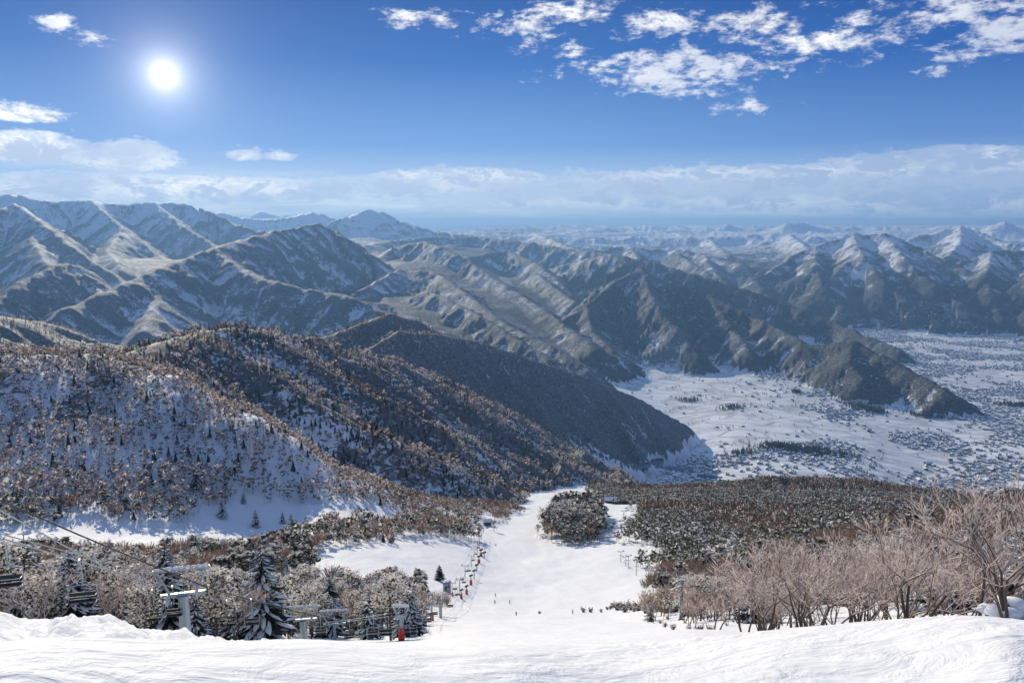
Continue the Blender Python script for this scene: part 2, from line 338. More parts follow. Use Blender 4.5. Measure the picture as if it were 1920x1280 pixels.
def mapr(nt, v, a, b, c=0., d=1.):
    n = nt.nodes.new('ShaderNodeMapRange'); n.interpolation_type = 'SMOOTHSTEP'
    for i, q in zip((1, 2, 3, 4), (a, b, c, d)): n.inputs[i].default_value = q
    nt.links.new(v, n.inputs[0]); return n.outputs[0]

SNOW = (.84, .84, .84)
def ground_material():
    m, nt, out = mat('snow_ground')
    L = nt.links.new
    geo = nt.nodes.new('ShaderNodeNewGeometry'); pos = geo.outputs['Position']
    at = N_(nt, 'ShaderNodeAttribute', attribute_name='cover'); sep = nt.nodes.new('ShaderNodeSeparateColor'); L(at.outputs['Color'], sep.inputs[0])
    brown, dark, field = sep.outputs
    at2 = N_(nt, 'ShaderNodeAttribute', attribute_name='wide'); wide = at2.outputs['Fac']   # 0 near ... 1 far: feature size of the cover
    sc = nt.nodes.new('ShaderNodeVectorMath'); sc.operation = 'MULTIPLY'; sc.inputs[1].default_value = (1, 1, 2.2); L(pos, sc.inputs[0]); v = sc.outputs[0]
    fa = N_(nt, 'ShaderNodeAttribute', attribute_name='flow'); fv_ = nt.nodes.new('ShaderNodeVectorMath'); fv_.operation = 'MULTIPLY'; fv_.inputs[1].default_value = (1, .28, 1); L(fa.outputs['Vector'], fv_.inputs[0])
    nf = noise_(nt, fv_.outputs[0], .030, 6, .72, .5)
    n1 = noise_(nt, v, .03, 5, .75); n2 = noise_(nt, v, .0045, 5, .7, .6)
    n3 = noise_(nt, v, .12, 2, .6)
    spk = math_(nt, 'ADD', math_(nt, 'ADD', math_(nt, 'MULTIPLY', n1, .24), math_(nt, 'MULTIPLY', nf, .46)), math_(nt, 'MULTIPLY', n2, .30))
    # bare woods: a speckle of trunks over snow
    fb = math_(nt, 'SUBTRACT', math_(nt, 'ADD', math_(nt, 'MULTIPLY', spk, 1.5), brown), 1.07)
    fb = mapr(nt, math_(nt, 'ADD', fb, math_(nt, 'MULTIPLY', math_(nt, 'ADD', n3, -.5), .5)), .085, .155)
    fd = math_(nt, 'SUBTRACT', math_(nt, 'ADD', spk, dark), .90)
    fd = mapr(nt, fd, -.02, .09)
    n4 = noise_(nt, v, .055, 4, .7)
    bc = mixc(nt, mapr(nt, n2, .35, .65), (.042, .036, .038), (.088, .062, .050))
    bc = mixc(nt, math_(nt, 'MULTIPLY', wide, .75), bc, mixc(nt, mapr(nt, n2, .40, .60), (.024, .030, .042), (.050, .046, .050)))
    bc = mixc(nt, mapr(nt, n4, .47, .60), bc, (.020, .024, .030))
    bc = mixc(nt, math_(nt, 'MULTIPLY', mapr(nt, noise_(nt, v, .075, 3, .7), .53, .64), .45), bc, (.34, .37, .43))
    grain = noise_(nt, pos, 1.3, 4, .6)
    snow = mixc(nt, mapr(nt, grain, .25, .75), (.76, .765, .77), (.84, .84, .84))
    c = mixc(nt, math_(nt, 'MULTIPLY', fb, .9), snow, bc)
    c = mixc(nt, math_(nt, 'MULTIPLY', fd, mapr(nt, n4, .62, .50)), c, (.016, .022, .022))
    # fields: lines of hedge, lanes and stubble
    fv = nt.nodes.new('ShaderNodeVectorRotate'); fv.rotation_type = 'Z_AXIS'; fv.inputs['Angle'].default_value = .5; L(pos, fv.inputs['Vector'])
    fs = nt.nodes.new('ShaderNodeVectorMath'); fs.operation = 'MULTIPLY'; fs.inputs[1].default_value = (.0045, .012, .001); L(fv.outputs[0], fs.inputs[0])
    vo = nt.nodes.new('ShaderNodeTexVoronoi'); vo.feature = 'DISTANCE_TO_EDGE'; vo.inputs['Scale'].default_value = 1.; vo.inputs['Randomness'].default_value = .8; L(fs.outputs[0], vo.inputs['Vector'])
    ed = mapr(nt, vo.outputs['Distance'], .02, .07, 1, 0)
    st = nt.nodes.new('ShaderNodeVectorMath'); st.operation = 'MULTIPLY'; st.inputs[1].default_value = (.006, .011, .001); L(fv.outputs[0], st.inputs[0])
    stn = noise_(nt, st.outputs[0], 1., 5, .65, .4)
    rub = mapr(nt, math_(nt, 'ADD', stn, math_(nt, 'MULTIPLY', field, .16)), .60, .72)
    ff = math_(nt, 'MULTIPLY', math_(nt, 'MAXIMUM', math_(nt, 'MULTIPLY', ed, math_(nt, 'ADD', math_(nt,'MULTIPLY',n1,1.),-.1)), math_(nt, 'MULTIPLY', rub, .33)), math_(nt, 'GREATER_THAN', field, .02))
    c = mixc(nt, ff, c, (.13, .125, .12))
    bs = N_(nt, 'ShaderNodeBsdfPrincipled', _Roughness=.75); L(c, bs.inputs['Base Color'])
    bs.inputs['Specular IOR Level'].default_value = .25
    # bump: packed snow close by, tree-clad roughness far off
    b0 = N_(nt, 'ShaderNodeBump', _Strength=.45, _Distance=.5); wv = N_(nt, 'ShaderNodeTexWave', wave_type='BANDS', bands_direction='DIAGONAL', _Scale=.16, _Distortion=14., _Detail=4.); wv.inputs['Detail Scale'].default_value = .35; L(pos, wv.inputs['Vector'])
    L(math_(nt, 'ADD', noise_(nt, pos, .5, 5, .6, .4), math_(nt, 'MULTIPLY', wv.outputs['Fac'], .16)), b0.inputs['Height'])
    b1 = N_(nt, 'ShaderNodeBump', _Strength=.5, _Distance=.10); L(noise_(nt, pos, 2.6, 5, .66, .8), b1.inputs['Height']); L(b0.outputs[0], b1.inputs['Normal'])
    b2 = N_(nt, 'ShaderNodeBump', _Strength=.8, _Distance=22.); L(math_(nt, 'MULTIPLY', math_(nt, 'ADD', math_(nt, 'MULTIPLY', spk, .7), math_(nt, 'MULTIPLY', n4, .35)), wide), b2.inputs['Height']); L(b1.outputs[0], b2.inputs['Normal'])
    L(b2.outputs[0], bs.inputs['Normal'])
    L(bs.outputs[0], out.inputs[0])
    return m

def build_ground():
    steps = [(1.5, 25, .013), (25, 350, .010), (350, 3500, .0056), (3500, 20000, .0050), (20000, 75000, .012)]
    rr = []
    for a, b, s in steps:
        n = int(math.log(b / a) / (s * GRID)) + 1
        rr += list(a * (b / a) ** (np.arange(n) / n))
    rr = np.array(rr + [75000., 110000.])
    dense = np.linspace(-37, 37, int(1240 / GRID))
    side = 37 + 143 * np.linspace(0, 1, 56)[1:] ** 1.6
    az = np.radians(np.concatenate([-side[::-1], dense, side]))
    A, RR = np.meshgrid(az, rr)
    x = (RR * np.sin(A)).ravel(); y = (RR * np.cos(A)).ravel()
    H = np.empty_like(x); kid = np.empty_like(x); fl = np.empty_like(x); rel = np.empty_like(x); wood = np.empty_like(x); FS = np.empty_like(x); FT = np.empty_like(x)
    for s in range(0, len(x), 200000):
        e = s + 200000
        H[s:e], kid[s:e], fl[s:e], rel[s:e], wood[s:e], FS[s:e], FT[s:e] = height(x[s:e], y[s:e], flow=True)
    nr, nc = A.shape
    r = RR.ravel()
    # cover: bare woods, conifers, fields
    big = fbm(x / 700, y / 700, 4, 11); mid = fbm(x / 160, y / 160, 4, 12)
    Hg = H.reshape(A.shape)
    lap = np.zeros_like(Hg); lap[2:-2, 2:-2] = (Hg[4:, 2:-2] + Hg[:-4, 2:-2] + Hg[2:-2, 4:] + Hg[2:-2, :-4] - 4 * Hg[2:-2, 2:-2]) / (RR[2:-2, 2:-2] * .01)
    conv = np.clip(-lap.ravel() * 1.2, -1, 1)          # crests positive, gullies negative
    azd = np.degrees(np.arctan2(x, y)); up = sstep(-250, 350, H)                             # high ground carries more snow
    brown = .585 - .05 * (1 - sstep(-4, 2, azd)) + .14 * mid + .14 * conv - .17 * up + .06 * big - .10 * (fl - .4)
    dark = .24 + .38 * big + .20 * mid - .28 * up + .16 * sstep(-350, -700, H) + .10 * sstep(0, .6, rel / (np.maximum(1, 0 * rel + 300))) * 0
    azd = np.degrees(np.arctan2(x, y))
    rightm = sstep(-4, 10, azd)
    dark = dark + .16 * rightm * sstep(-150, -500, H)
    rngm = (kid == 0) & (((azd < 0) & (r > 7500)) | (r > 11200))
    kid = np.where(rngm, 2, kid); flatk = rngm & (azd < 0) & (r < 12000)
    isM = kid == 2; isH = kid == 1
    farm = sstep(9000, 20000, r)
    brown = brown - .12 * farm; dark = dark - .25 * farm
    low = sstep(40, 5, rel) * (kid == 0)
    brown = brown - .20 * sstep(-620, -150, H) * rightm * sstep(7500, 8500, r)
    brown = np.where(flatk, brown + .3, brown)
    brown = np.where(isM, brown, np.where(isH, .52 + .2 * mid + .1 * conv + .15 * sstep(1650, 1950, r), 0))
    dark = np.where(isM, dark, np.where(isH, .02 + .3 * big + .2 * mid + .12 * sstep(1700, 2000, r), 0))
    brown = np.where((kid == 0) & (wood > 0), .14 + .30 * sstep(500, 850, r) + .15 * mid, brown)
    vill = poly_mask(x, y, VILLAGE) & (H < -700)
    basehill = (kid == 0) & (r > 1750) & (H > -885) & (r < 16000) & ~vill
    brown = np.where(basehill, .84 + .15 * mid, brown); dark = np.where(basehill, .46 + .3 * big + .2 * mid, dark)
    vs = vill & (rel < 45); brown = np.where(vs, .05, brown); dark = np.where(vs, 0, dark)
    field = np.where((kid == 0) & (H < -870) & (r > 2400), .15 + .85 * sstep(2, 17, azd + 4 * big) * sstep(-1.2, .5, big * 2 + sstep(4000, 6000, r)), 0)
    snowcap = sstep(200, 420, H)
    brown = brown - .2 * snowcap
    cover = np.stack([np.clip(brown, 0, 1), np.clip(dark, 0, 1), np.clip(field, 0, 1), np.ones_like(H)], 1)
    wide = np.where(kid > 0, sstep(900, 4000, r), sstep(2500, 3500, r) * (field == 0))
    # split the one sheet into the pieces a person would name
    reg = np.zeros(len(x), int)
    reg[(kid == 0) & (r > 2300)] = 2
    reg[(kid == 0) & (r > 2300) & (H > -880)] = 3
    reg[kid == 2] = 3
    reg[(kid == 2) & (r > 10500)] = 4
    hillside = (kid == 1) | ((kid == 0) & (r < 2300) & (r > 540) & (azd < -3) & (wood > 0))
    reg[hillside] = 1
    ii = np.arange(nr * nc).reshape(nr, nc)
    quads = np.stack([ii[:-1, :-1], ii[:-1, 1:], ii[1:, 1:], ii[1:, :-1]], -1).reshape(-1, 4)
    names = ['snow_slope', 'hillside', 'valley', 'mountains', 'far_mountains']
    qreg = reg[quads[:, 0]]
    m = ground_material()
    V = np.stack([x, y, H], 1)
    # smooth normals of the whole sheet, kept across the cuts
    Pn = V.reshape(nr, nc, 3)
    du = np.gradient(Pn, axis=1); dv = np.gradient(Pn, axis=0)
    Nn = np.cross(du, dv).reshape(-1, 3); Nn /= np.linalg.norm(Nn, axis=1)[:, None] + 1e-12
    Nn *= np.where(Nn[:, 2:] < 0, -1, 1)
    for k, nm in enumerate(names):
        q = quads[qreg == k]
        if not len(q): continue
        used, inv = np.unique(q.ravel(), return_inverse=True)
        me = mesh_np(nm, V[used], inv.reshape(-1, 4))
        a = me.attributes.new('cover', 'FLOAT_COLOR', 'POINT'); a.data.foreach_set('color', cover[used].astype(np.float32).ravel())
        a = me.attributes.new('flow', 'FLOAT_VECTOR', 'POINT'); a.data.foreach_set('vector', np.stack([FS[used], FT[used], 0 * FS[used]], 1).astype(np.float32).ravel())
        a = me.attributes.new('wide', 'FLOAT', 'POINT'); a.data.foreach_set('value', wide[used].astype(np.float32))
        me.normals_split_custom_set_from_vertices(Nn[used].tolist()) if len(used) < 3000000 else None
        me.materials.append(m)
        o = bpy.data.objects.new(nm, me); COL.objects.link(o); o['kind'] = 'structure'

def mesh_np(name, V, F, smooth=True, mats=None):
    me = bpy.data.meshes.new(name)
    V = np.asarray(V, np.float32); F = np.asarray(F, np.int32)
    k = F.shape[1]
    me.vertices.add(len(V)); me.vertices.foreach_set('co', V.ravel())
    me.loops.add(F.size); me.loops.foreach_set('vertex_index', F.ravel())
    me.polygons.add(len(F)); me.polygons.foreach_set('loop_start', np.arange(len(F), dtype=np.int32) * k)
    if mats is not None: me.polygons.foreach_set('material_index', np.asarray(mats, np.int32))
    me.update(calc_edges=True)
    me.polygons.foreach_set('use_smooth', np.full(len(F), smooth))
    return me
# ------------------------------------------------------------------ camera, sun, sky, air
def setup_view():
    cam = bpy.data.cameras.new('camera'); co = bpy.data.objects.new('camera', cam); COL.objects.link(co)
    cam.sensor_width = 36; cam.lens = 36 * FPX / 1920; cam.clip_start = .3; cam.clip_end = 200000
    co.location = (0, 0, 0); co.rotation_euler = (PI / 2 - PITCH, 0, 0)
    scene.camera = co
    vs = scene.view_settings; vs.view_transform = 'Standard'; vs.look = 'None'; vs.gamma = 1; vs.exposure = EXPO
    s = ray(308, 140); saz = math.atan2(s[0], s[1]); disc = Vector(s).normalized()
    SE = R(SUN_EL)
    d = Vector((math.sin(saz) * math.cos(SE), math.cos(saz) * math.cos(SE), math.sin(SE)))
    la = bpy.data.lights.new('sun', 'SUN'); la.energy = SUN_E; la.angle = R(.5); la.color = (1, .895, .70)
    lo = bpy.data.objects.new('sun', la); COL.objects.link(lo); lo.rotation_euler = (-d).to_track_quat('-Z', 'Y').to_euler()
    w = bpy.data.worlds.new('World'); scene.world = w; w.use_nodes = True
    nt = w.node_tree; nt.nodes.clear(); L = nt.links.new
    out = nt.nodes.new('ShaderNodeOutputWorld'); bg = nt.nodes.new('ShaderNodeBackground'); L(bg.outputs[0], out.inputs[0])
    sky = nt.nodes.new('ShaderNodeTexSky'); sky.sky_type = 'NISHITA'; sky.sun_disc = False
    sky.sun_elevation = SE; sky.sun_rotation = saz; sky.altitude = 1200; sky.air_density = 1.; sky.dust_density = .25; sky.ozone_density = 2.5
    tc = nt.nodes.new('ShaderNodeTexCoord'); g = tc.outputs['Generated']
    sx = nt.nodes.new('ShaderNodeSeparateXYZ'); L(g, sx.inputs[0]); X, Y, Z = sx.outputs
    hs = nt.nodes.new('ShaderNodeHueSaturation'); hs.inputs['Saturation'].default_value = 1.12; L(sky.outputs[0], hs.inputs['Color'])
    c = mixc(nt, 1., hs.outputs[0], (1.0, 1.02, 1.08), 'MULTIPLY')
    az = math_(nt, 'ARCTAN2', X, Y); el = math_(nt, 'ARCSINE', Z)
    # clear winter blue: deep overhead, pale towards the horizon, paler on the sun's side
    def ramp(v, stops):
        n = nt.nodes.new('ShaderNodeValToRGB'); e = n.color_ramp.elements
        while len(e) < len(stops): e.new(.5)
        for q, (p_, c_) in zip(e, stops): q.position = p_; q.color = (*[k / 8 for k in c_], 1)
        L(v, n.inputs[0]); o_ = nt.nodes.new('ShaderNodeVectorMath'); o_.operation = 'SCALE'; o_.inputs['Scale'].default_value = 8
        L(n.outputs[0], o_.inputs[0]); return o_.outputs[0]
    elc = math_(nt, 'DIVIDE', math_(nt, 'MAXIMUM', el, 0), .32)
    blue = ramp(elc, [(0, (5.6, 6.0, 6.4)), (.12, (3.6, 4.8, 6.2)), (.30, (1.25, 2.55, 5.1)), (.6, (.30, 1.15, 3.5)), (1, (.0, .36, 1.9))])
    blue2 = ramp(elc, [(0, (5.0, 5.6, 6.2)), (.12, (2.8, 4.0, 5.6)), (.30, (.75, 1.75, 4.1)), (.6, (.08, .70, 2.8)), (1, (.0, .28, 1.6))])
    blue = mixc(nt, mapr(nt, az, -.1, .6), blue, blue2)
    # added fill light: unseen sky overhead made brighter to lift the shaded snow
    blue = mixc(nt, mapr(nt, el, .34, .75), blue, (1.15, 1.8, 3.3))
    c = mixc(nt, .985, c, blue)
    # the sun's aureole
    dt = nt.nodes.new('ShaderNodeVectorMath'); dt.operation = 'DOT_PRODUCT'; L(g, dt.inputs[0]); dt.inputs[1].default_value = disc
    ang = math_(nt, 'ARCCOSINE', math_(nt, 'MINIMUM', dt.outputs['Value'], .9999999))
    def lobe(w_, p): return math_(nt, 'POWER', math_(nt, 'DIVIDE', w_, math_(nt, 'ADD', ang, w_)), p)
    gl = math_(nt, 'ADD', math_(nt, 'MULTIPLY', lobe(.035, 3.2), 17.), math_(nt, 'MULTIPLY', mapr(nt, ang, .004, .013, 1, 0), 120.))
    gl = math_(nt, 'ADD', gl, math_(nt, 'MULTIPLY', lobe(.30, 3.), .3))
    glc = mixc(nt, 1., (1, .95, .86), gl, 'MULTIPLY')
    # clouds: soft outlines where they float, torn by noise
    cv = nt.nodes.new('ShaderNodeCombineXYZ'); L(math_(nt, 'MULTIPLY', az, 1.), cv.inputs[0]); L(math_(nt, 'MULTIPLY', el, 2.3), cv.inputs[1])
    cn = noise_(nt, cv.outputs[0], 20, 10, .70, .3); cb = noise_(nt, cv.outputs[0], 7, 4, .55)
    fine = noise_(nt, cv.outputs[0], 60, 5, .6)
    dens = None; edge = None
    for (px, py, wx, wy, k) in CLOUDS:
        v = ray(px, py); a0 = math.atan2(v[0], v[1]); e0 = math.atan2(v[2], math.hypot(v[0], v[1]))
        ex = math_(nt, 'DIVIDE', math_(nt, 'SUBTRACT', az, a0), wx / FPX); ey = math_(nt, 'DIVIDE', math_(nt, 'SUBTRACT', el, e0), wy / FPX)
        q = math_(nt, 'SQRT', math_(nt, 'ADD', math_(nt, 'MULTIPLY', ex, ex), math_(nt, 'MULTIPLY', ey, ey)))
        f = math_(nt, 'MULTIPLY', math_(nt, 'SUBTRACT', 1.25, q), k * .62)
        dens = f if dens is None else math_(nt, 'MAXIMUM', dens, f)
    dens = math_(nt, 'MAXIMUM', dens, -1.5)
    t = math_(nt, 'ADD', math_(nt, 'MULTIPLY', math_(nt, 'MINIMUM', dens, 1.1), .42), math_(nt, 'ADD', math_(nt, 'MULTIPLY', math_(nt, 'ADD', cn, -.5), 2.6), math_(nt, 'ADD', math_(nt, 'MULTIPLY', math_(nt, 'ADD', cb, -.5), .5), math_(nt, 'MULTIPLY', math_(nt, 'ADD', fine, -.5), 1.2))))
    t = math_(nt, 'ADD', t, math_(nt, 'MULTIPLY', math_(nt, 'MULTIPLY', mapr(nt, dens, -.1, .5), mapr(nt, el, .14, .10)), .34))
    cov = mapr(nt, t, .02, .80)
    core = math_(nt, 'MAXIMUM', mapr(nt, t, .25, .8), math_(nt, 'MULTIPLY', mapr(nt, t, .12, .45), mapr(nt, el, .13, .08)))
    # a veil of thin bright cloud above the horizon
    hz = nt.nodes.new('ShaderNodeCombineXYZ'); L(math_(nt, 'MULTIPLY', az, .5), hz.inputs[0]); L(math_(nt, 'MULTIPLY', el, 7.), hz.inputs[1])
    hn = noise_(nt, hz.outputs[0], 14, 6, .6, .3)
    veil = math_(nt, 'MULTIPLY', mapr(nt, hn, .40, .62), math_(nt, 'MULTIPLY', mapr(nt, el, .075, .035), mapr(nt, el, -.01, .008)))
    cov = math_(nt, 'MAXIMUM', cov, math_(nt, 'MULTIPLY', veil, .5))
    warm = mapr(nt, ang, .2, 1.3, 1, 0)
    lit = mixc(nt, warm, (7.0, 7.1, 7.2), (9.8, 9.4, 8.6))
    sh = mixc(nt, warm, (2.1, 3.0, 4.6), (3.8, 4.5, 5.7))
    shade = math_(nt, 'MULTIPLY', core, math_(nt, 'MAXIMUM', mapr(nt, math_(nt, 'ADD', cb, math_(nt, 'MULTIPLY', fine, .25)), .45, .75), math_(nt, 'MULTIPLY', mapr(nt, el, .13, .08), mapr(nt, cn, .40, .56))))
    el2 = math_(nt, 'ADD', el, math_(nt, 'MULTIPLY', math_(nt, 'ADD', cn, -.5), .07))
    bank = math_(nt, 'MULTIPLY', math_(nt, 'MULTIPLY', mapr(nt, el2, .074, .050), mapr(nt, el2, .016, .034)), mapr(nt, az, -.25, .0))
    shade = math_(nt, 'MAXIMUM', shade, math_(nt, 'MULTIPLY', bank, .9))
    low = mapr(nt, el, .26, .10, .45, 1.)
    cc = mixc(nt, math_(nt, 'MULTIPLY', shade, low), lit, sh)
    c = mixc(nt, math_(nt, 'MULTIPLY', cov, .93), c, cc)
    c = mixc(nt, 1., c, glc, 'ADD')
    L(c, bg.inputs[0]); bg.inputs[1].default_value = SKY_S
    # the air
    if HAZE > 0:
        hv = [(-60000, -200), (60000, -200), (60000, 64000), (-60000, 64000)]
        zb, zt = -1300, 560
        V = [(a, b, zb) for a, b in hv] + [(a, b, zt) for a, b in hv]
        F = [(0, 3, 2, 1), (4, 5, 6, 7), (0, 1, 5, 4), (1, 2, 6, 5), (2, 3, 7, 6), (3, 0, 4, 7)]
        me = bpy.data.meshes.new('haze'); me.from_pydata(V, [], F); me.update()
        o = bpy.data.objects.new('haze', me); COL.objects.link(o); o['kind'] = 'stuff'
        m, nt, out = mat('air')
        pv = nt.nodes.new('ShaderNodeVolumePrincipled'); pv.inputs['Color'].default_value = HAZE_C; pv.inputs['Density'].default_value = HAZE
        pv.inputs['Anisotropy'].default_value = .25
        nt.links.new(pv.outputs[0], out.inputs['Volume']); me.materials.append(m)
    cy = scene.cycles; cy.use_adaptive_sampling = True; cy.adaptive_threshold = .03; cy.max_bounces = 4; cy.diffuse_bounces = 2; cy.transparent_max_bounces = 8; cy.volume_bounces = 0; cy.use_denoising = True
    cy.sample_clamp_indirect = 8
# ------------------------------------------------------------------ mesh building
class MB:
    def __init__(s): s.v = []; s.f = []; s.m = []
    def add(s, vs, fs, m):
        b = len(s.v); s.v += [tuple(q) for q in vs]
        for f in fs: s.f.append(tuple(b + i for i in f)); s.m.append(m)
    def tube(s, pts, rad, n=5, m=0, cap=True):
        pts = [Vector(p) for p in pts]; b = len(s.v); k = len(pts)
        for i, p in enumerate(pts):
            d = (pts[min(i + 1, k - 1)] - pts[max(i - 1, 0)]).normalized()
            a = d.cross(Vector((0, 0, 1)) if abs(d.z) < .9 else Vector((1, 0, 0))).normalized(); c = d.cross(a)
            r = rad[i] if isinstance(rad, (list, tuple)) else rad
            for j in range(n):
                t = 2 * PI * j / n; s.v.append(tuple(p + (a * math.cos(t) + c * math.sin(t)) * r))
        for i in range(k - 1):
            for j in range(n):
                q = (j + 1) % n; s.f.append((b + i * n + j, b + i * n + q, b + (i + 1) * n + q, b + (i + 1) * n + j)); s.m.append(m)
        if cap and n > 2:
            s.f.append(tuple(b + j for j in range(n))[::-1]); s.m.append(m)
            s.f.append(tuple(b + (k - 1) * n + j for j in range(n))); s.m.append(m)
    def box(s, c, sz, m=0, rz=0, tilt=None, bev=0):
        cx, cy, cz = c; a, b, h = [k / 2 for k in sz]
        M = Matrix.Rotation(rz, 3, 'Z')
        if tilt is not None: M = M @ tilt
        if bev:
            e = min(bev, a * .9, b * .9)
            ring = [(-a + e, -b), (a - e, -b), (a, -b + e), (a, b - e), (a - e, b), (-a + e, b), (-a, b - e), (-a, -b + e)]
        else: ring = [(-a, -b), (a, -b), (a, b), (-a, b)]
        n = len(ring)
        vs = [Vector(c) + M @ Vector((x, y, z)) for z in (-h, h) for x, y in ring]
        fs = [tuple(range(n))[::-1], tuple(range(n, 2 * n))] + [(i, (i + 1) % n, n + (i + 1) % n, n + i) for i in range(n)]
        s.add(vs, fs, m)
    def blob(s, c, r, m=0, rnd=None, amp=.18, n=6, k=4):
        rnd = rnd or random; c = Vector(c); vs = [c + Vector((0, 0, -r[2]))]
        for i in range(1, k):
            t = PI * i / k - PI / 2
            for j in range(n):
                a = 2 * PI * (j + .5 * (i % 2)) / n; q = 1 + rnd.uniform(-amp, amp)
                vs.append(c + Vector((r[0] * math.cos(t) * math.cos(a) * q, r[1] * math.cos(t) * math.sin(a) * q, r[2] * math.sin(t) * q)))
        vs.append(c + Vector((0, 0, r[2]))); fs = []
        for j in range(n):
            fs.append((0, 1 + (j + 1) % n, 1 + j)); t0 = 1 + (k - 2) * n
            fs.append((t0 + j, t0 + (j + 1) % n, len(vs) - 1))
        for i in range(k - 2):
            for j in range(n):
                q = (j + 1) % n; a = 1 + i * n; fs.append((a + j, a + q, a + n + q, a + n + j))
        s.add(vs, fs, m)
    def leaf(s, c, size, rnd, m, tilt=.6, asp=.6):
        u = Vector((rnd.uniform(-1, 1), rnd.uniform(-1, 1), rnd.uniform(-tilt, tilt))).normalized() * size
        w = Vector((rnd.uniform(-1, 1), rnd.uniform(-1, 1), rnd.uniform(-tilt, tilt))); w = (w - u * (w.dot(u) / u.length_squared)).normalized() * size * asp
        c = Vector(c); s.add([c - u * .5, c + w * .5 + u * .05, c + u * .55, c - w * .5 - u * .05], [(0, 1, 2, 3)], m)
    def mesh(s, name, mats, smooth=False):
        me = bpy.data.meshes.new(name); me.from_pydata(s.v, [], s.f); me.update()
        for q in mats: me.materials.append(q)
        if len(mats) > 1: me.polygons.foreach_set('material_index', s.m)
        if smooth: me.polygons.foreach_set('use_smooth', [True] * len(s.f))
        return me

def simple(name, col, rough=.7, trans=0, vary=0, metal=0, noise=0, nscale=1.):
    m, nt, out = mat(name); L = nt.links.new
    bs = N_(nt, 'ShaderNodeBsdfPrincipled', _Roughness=rough, _Metallic=metal); bs.inputs['Specular IOR Level'].default_value = .3
    c = (*col, 1)
    if vary or noise:
        src = None
        if vary:
            oi = nt.nodes.new('ShaderNodeObjectInfo'); at = N_(nt, 'ShaderNodeAttribute', attribute_name='tint')
            src = math_(nt, 'FRACT', math_(nt, 'ADD', oi.outputs['Random'], at.outputs['Fac']))
            src = math_(nt, 'ADD', math_(nt, 'MULTIPLY', src, 2 * vary), 1 - vary)
        if noise:
            tc = nt.nodes.new('ShaderNodeTexCoord'); k = noise_(nt, tc.outputs['Object'], nscale, 4, .6)
            k = math_(nt, 'ADD', math_(nt, 'MULTIPLY', k, 2 * noise), 1 - noise)
            src = k if src is None else math_(nt, 'MULTIPLY', src, k)
        vm = nt.nodes.new('ShaderNodeVectorMath'); vm.operation = 'SCALE'; vm.inputs[0].default_value = col; L(src, vm.inputs['Scale'])
        cs = vm.outputs[0]; L(cs, bs.inputs['Base Color'])
    else: bs.inputs['Base Color'].default_value = c; cs = None
    if trans:
        tr = nt.nodes.new('ShaderNodeBsdfTranslucent'); tr.inputs[0].default_value = c
        if cs: L(cs, tr.inputs[0])
        mx = nt.nodes.new('ShaderNodeMixShader'); mx.inputs[0].default_value = trans; L(bs.outputs[0], mx.inputs[1]); L(tr.outputs[0], mx.inputs[2]); L(mx.outputs[0], out.inputs[0])
    else: L(bs.outputs[0], out.inputs[0])
    return m

M = {}
def make_mats():
    M['needle'] = simple('pine_needles', (.064, .066, .024), .6, .35, .35)
    M['needle2'] = simple('fir_needles', (.022, .034, .022), .6, .2, .3)
    M['snowleaf'] = simple('snow_on_branches', (.84, .78, .72), .7, .5, .08)
    M['bark'] = simple('bark', (.085, .062, .05), .9, 0, .3)
    M['twig'] = simple('twigs', (.22, .15, .115), .8, .4, .3)
    M['redtwig'] = simple('red_twigs', (.17, .095, .06), .8, .35, .35)
    M['frost'] = simple('frosted_twigs', (.83, .72, .66), .7, .5, .1)
    M['steel'] = simple('galvanised_steel', (.36, .42, .46), .45, metal=.35, noise=.12, nscale=3)
    M['dark'] = simple('dark_steel', (.05, .055, .06), .5)
    M['cable'] = simple('steel_cable', (.045, .045, .05), .6)
    M['seat'] = simple('chair_seat', (.03, .032, .038), .6)
    M['red'] = simple('red_padding', (.58, .05, .03), .6, noise=.1, nscale=4)
    M['snow'] = simple('snow_cap', SNOW, .75)
    M['teal'] = simple('teal_paint', (.04, .13, .14), .5, noise=.15, nscale=3)
    M['wall'] = simple('house_wall', (.30, .28, .26), .8, vary=.45)
    M['wallb'] = simple('blue_grey_wall', (.22, .27, .38), .7, noise=.1)
    M['roofblue'] = simple('blue_metal_roof', (.13, .22, .38), .5)
    M['wood'] = simple('wooden_wall', (.14, .085, .05), .8, noise=.2, nscale=4)
    M['orange'] = simple('orange_board', (.75, .2, .05), .6)
    M['glass'] = simple('window_glass', (.03, .04, .06), .15)

def crown_pts(kind, n, h, rnd):
    """clump centres (x, y, z, size) of a crown"""
    out = []
    if kind == 'pine':
        for i in range(n):
            t = rnd.random() ** .8; z = h * (.42 + .52 * t); rad = h * .24 * math.sin(PI * (.22 + .70 * t)) * rnd.uniform(.35, 1.1); a = rnd.uniform(0, 2 * PI)
            out.append((rad * math.cos(a), rad * math.sin(a), z, h * rnd.uniform(.09, .14)))
    else:
        for i in range(n):
            t = i / n; z = h * (.12 + .84 * t); rad = h * .21 * (1 - t) ** .8 * rnd.uniform(.5, 1.1) ; a = i * 2.4 + rnd.uniform(-.4, .4)
            out.append((rad * math.cos(a), rad * math.sin(a), z, h * (.045 + .07 * (1 - t))))
    return out

